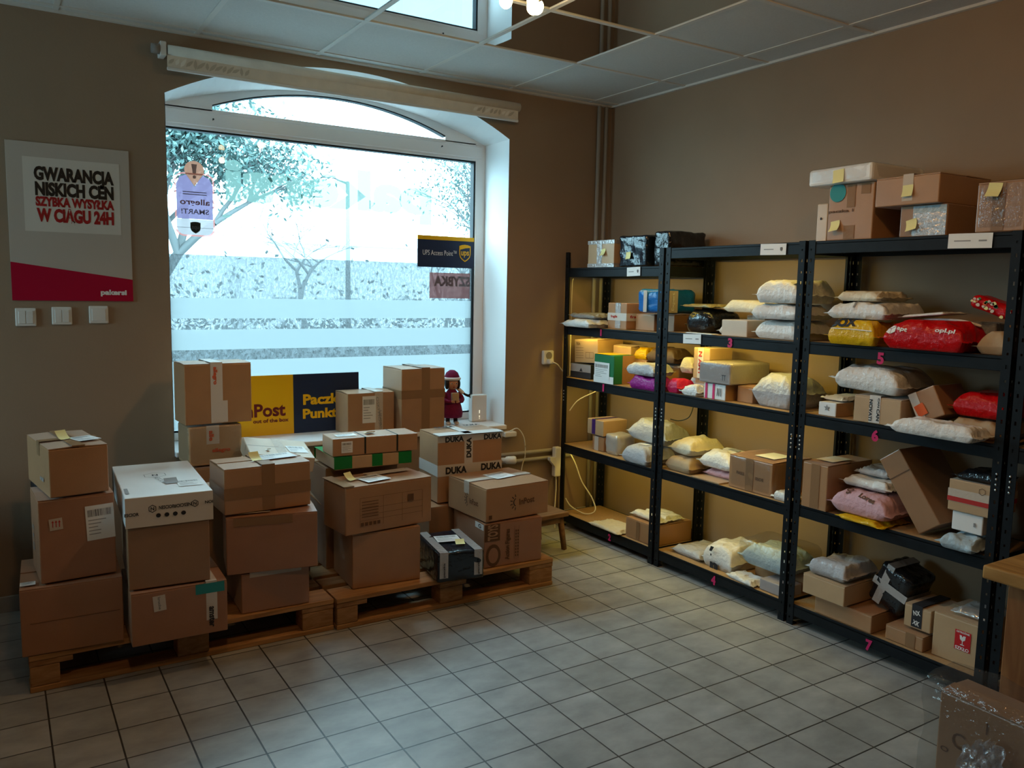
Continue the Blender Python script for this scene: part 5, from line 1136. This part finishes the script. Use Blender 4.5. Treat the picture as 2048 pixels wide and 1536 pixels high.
tag(g.build('hedge'), 'long gray green hedge outside low behind the misted glass', 'hedge')
o = thing('street_lamp', 'thin pole outside right of the middle bare tree', 'street lamp', (11.5, 30, -.5)); g = G(); g.tube([(0, 0, 0), (0, 0, 6.0)], [.12, .07], 'bark', 8); g.build('pole', o); g = G(); g.tube([(0, 0, 5.9), (-.6, 0, 6.1)], .04, 'bark', 6); g.box(-1.0, -.5, -.1, .1, 6.05, 6.16, 'bark', .02); g.build('lamp_head', o)
# ================================================================== LIGHT
wd = bpy.data.worlds.new('sky'); bpy.context.scene.world = wd; wd.use_nodes = True
bg = wd.node_tree.nodes['Background']; bg.inputs[0].default_value = (.50, .85, 1.0, 1)
def _sky():      # overcast sky: three times brighter overhead than at the horizon
    nt = wd.node_tree; tc = nt.nodes.new('ShaderNodeTexCoord'); sp = nt.nodes.new('ShaderNodeSeparateXYZ'); mr = nt.nodes.new('ShaderNodeMapRange')
    nt.links.new(tc.outputs['Generated'], sp.inputs[0]); nt.links.new(sp.outputs['Z'], mr.inputs[0])
    mr.inputs[1].default_value = 0; mr.inputs[2].default_value = 1; mr.inputs[3].default_value = 9.5; mr.inputs[4].default_value = 30
    nt.links.new(mr.outputs[0], bg.inputs[1])
_sky()
def area(name, loc, rot, sx, sy, power, col, portal=False, spread=None):
    l = bpy.data.lights.new(name, 'AREA'); l.shape = 'RECTANGLE'; l.size = sx; l.size_y = sy; l.energy = power; l.color = col
    if portal: l.cycles.is_portal = True
    if spread: l.spread = spread
    o = bpy.data.objects.new(name, l); C.objects.link(o); o.location = loc; o.rotation_euler = rot; return o
area('window_portal', (WX, YF+.12, 1.62), (R(90), 0, R(180)), 1.95, 1.95, 1, (1, 1, 1), True)
area('side_window_portal', (XL-.12, (LY0+LY1)/2, (LZ0+LZ1)/2), (R(90), 0, R(-90)), (LY1-LY0), 1.15, 1, (1, 1, 1), True)
WARM = (1, .54, .21)
def spot(name, loc, power, r=.04, ang=155, col=WARM, to=None):
    l = bpy.data.lights.new(name, 'SPOT'); l.energy = power; l.color = col; l.shadow_soft_size = r; l.spot_size = R(ang); l.spot_blend = .55
    o = bpy.data.objects.new(name, l); C.objects.link(o); o.location = loc
    if to: o.rotation_euler = (Vector(to)-Vector(loc)).to_track_quat('-Z', 'Y').to_euler()
    return o
spot('ceiling_bulb_light', (1.80, 2.76, H-.16), 24, .05, 150, WARM, (2.3, 2.9, 0))
# two more ceiling lamps of the room, nearer the viewer and above the frame
for k, (x, y) in enumerate(((.35, 1.35), (1.85, 1.25))):
    o = thing('ceiling_spotlight', ('warm ceiling lamp above the viewer on the left', 'warm ceiling lamp above the viewer on the right')[k], 'ceiling lamp', (x, y, H-.006))
    g = G(); g.lathe([(.001, -.026), (.05, -.026), (.06, -.018), (.06, 0), (.001, 0)], 'brass', 20); g.build('lamp_base', o)
    g = G(); g.ball((0, 0, -.05), .028, 'bulb', 12, 8); g.build('bulb', o)
    spot('room_lamp_light', (x, y, H-.12), (18, 15)[k], .05, (155, 115)[k], WARM, ((.35, 1.5, 0), (3.47, 2.3, 2.05))[k])
for loc in ((3.138, 4.10, R1[1]-.03), (3.150, 3.125, R2[1]-.03)):
    l = bpy.data.lights.new('led_cluster_light', 'POINT'); l.energy = .5; l.color = (1, .74, .06); l.shadow_soft_size = .012
    o = bpy.data.objects.new('led_cluster_light', l); C.objects.link(o); o.location = loc
for ya_, yb_, z, k in LEDS:
    area('led_light', (XF+.045, (ya_+yb_)/2, z-.016), (0, R(-38), 0), .012, yb_-ya_, (.8, 1.3, 1.0, .8)[k], (1, .79, .13))
# ================================================================== CAMERA
yaw, pit, rol = .56485218, .11379347, .01963725
fw = Vector((math.sin(yaw)*math.cos(pit), math.cos(yaw)*math.cos(pit), -math.sin(pit))); r0 = Vector((math.cos(yaw), -math.sin(yaw), 0)); u0 = r0.cross(fw)
rr = r0*math.cos(rol)+u0*math.sin(rol); uu = -r0*math.sin(rol)+u0*math.cos(rol)
cd = bpy.data.cameras.new('camera'); co = bpy.data.objects.new('camera', cd); C.objects.link(co)
co.matrix_world = Matrix(((rr.x, uu.x, -fw.x, 0), (rr.y, uu.y, -fw.y, 0), (rr.z, uu.z, -fw.z, 1.5275), (0, 0, 0, 1)))
cd.sensor_width = 36; cd.lens = 36*1635.83/2048; cd.clip_start = .05; cd.clip_end = 300
sc = bpy.context.scene; sc.camera = co
vs = sc.view_settings; vs.view_transform = 'Standard'; vs.look = 'None'; vs.gamma = 1; vs.use_curve_mapping = False; vs.exposure = 0
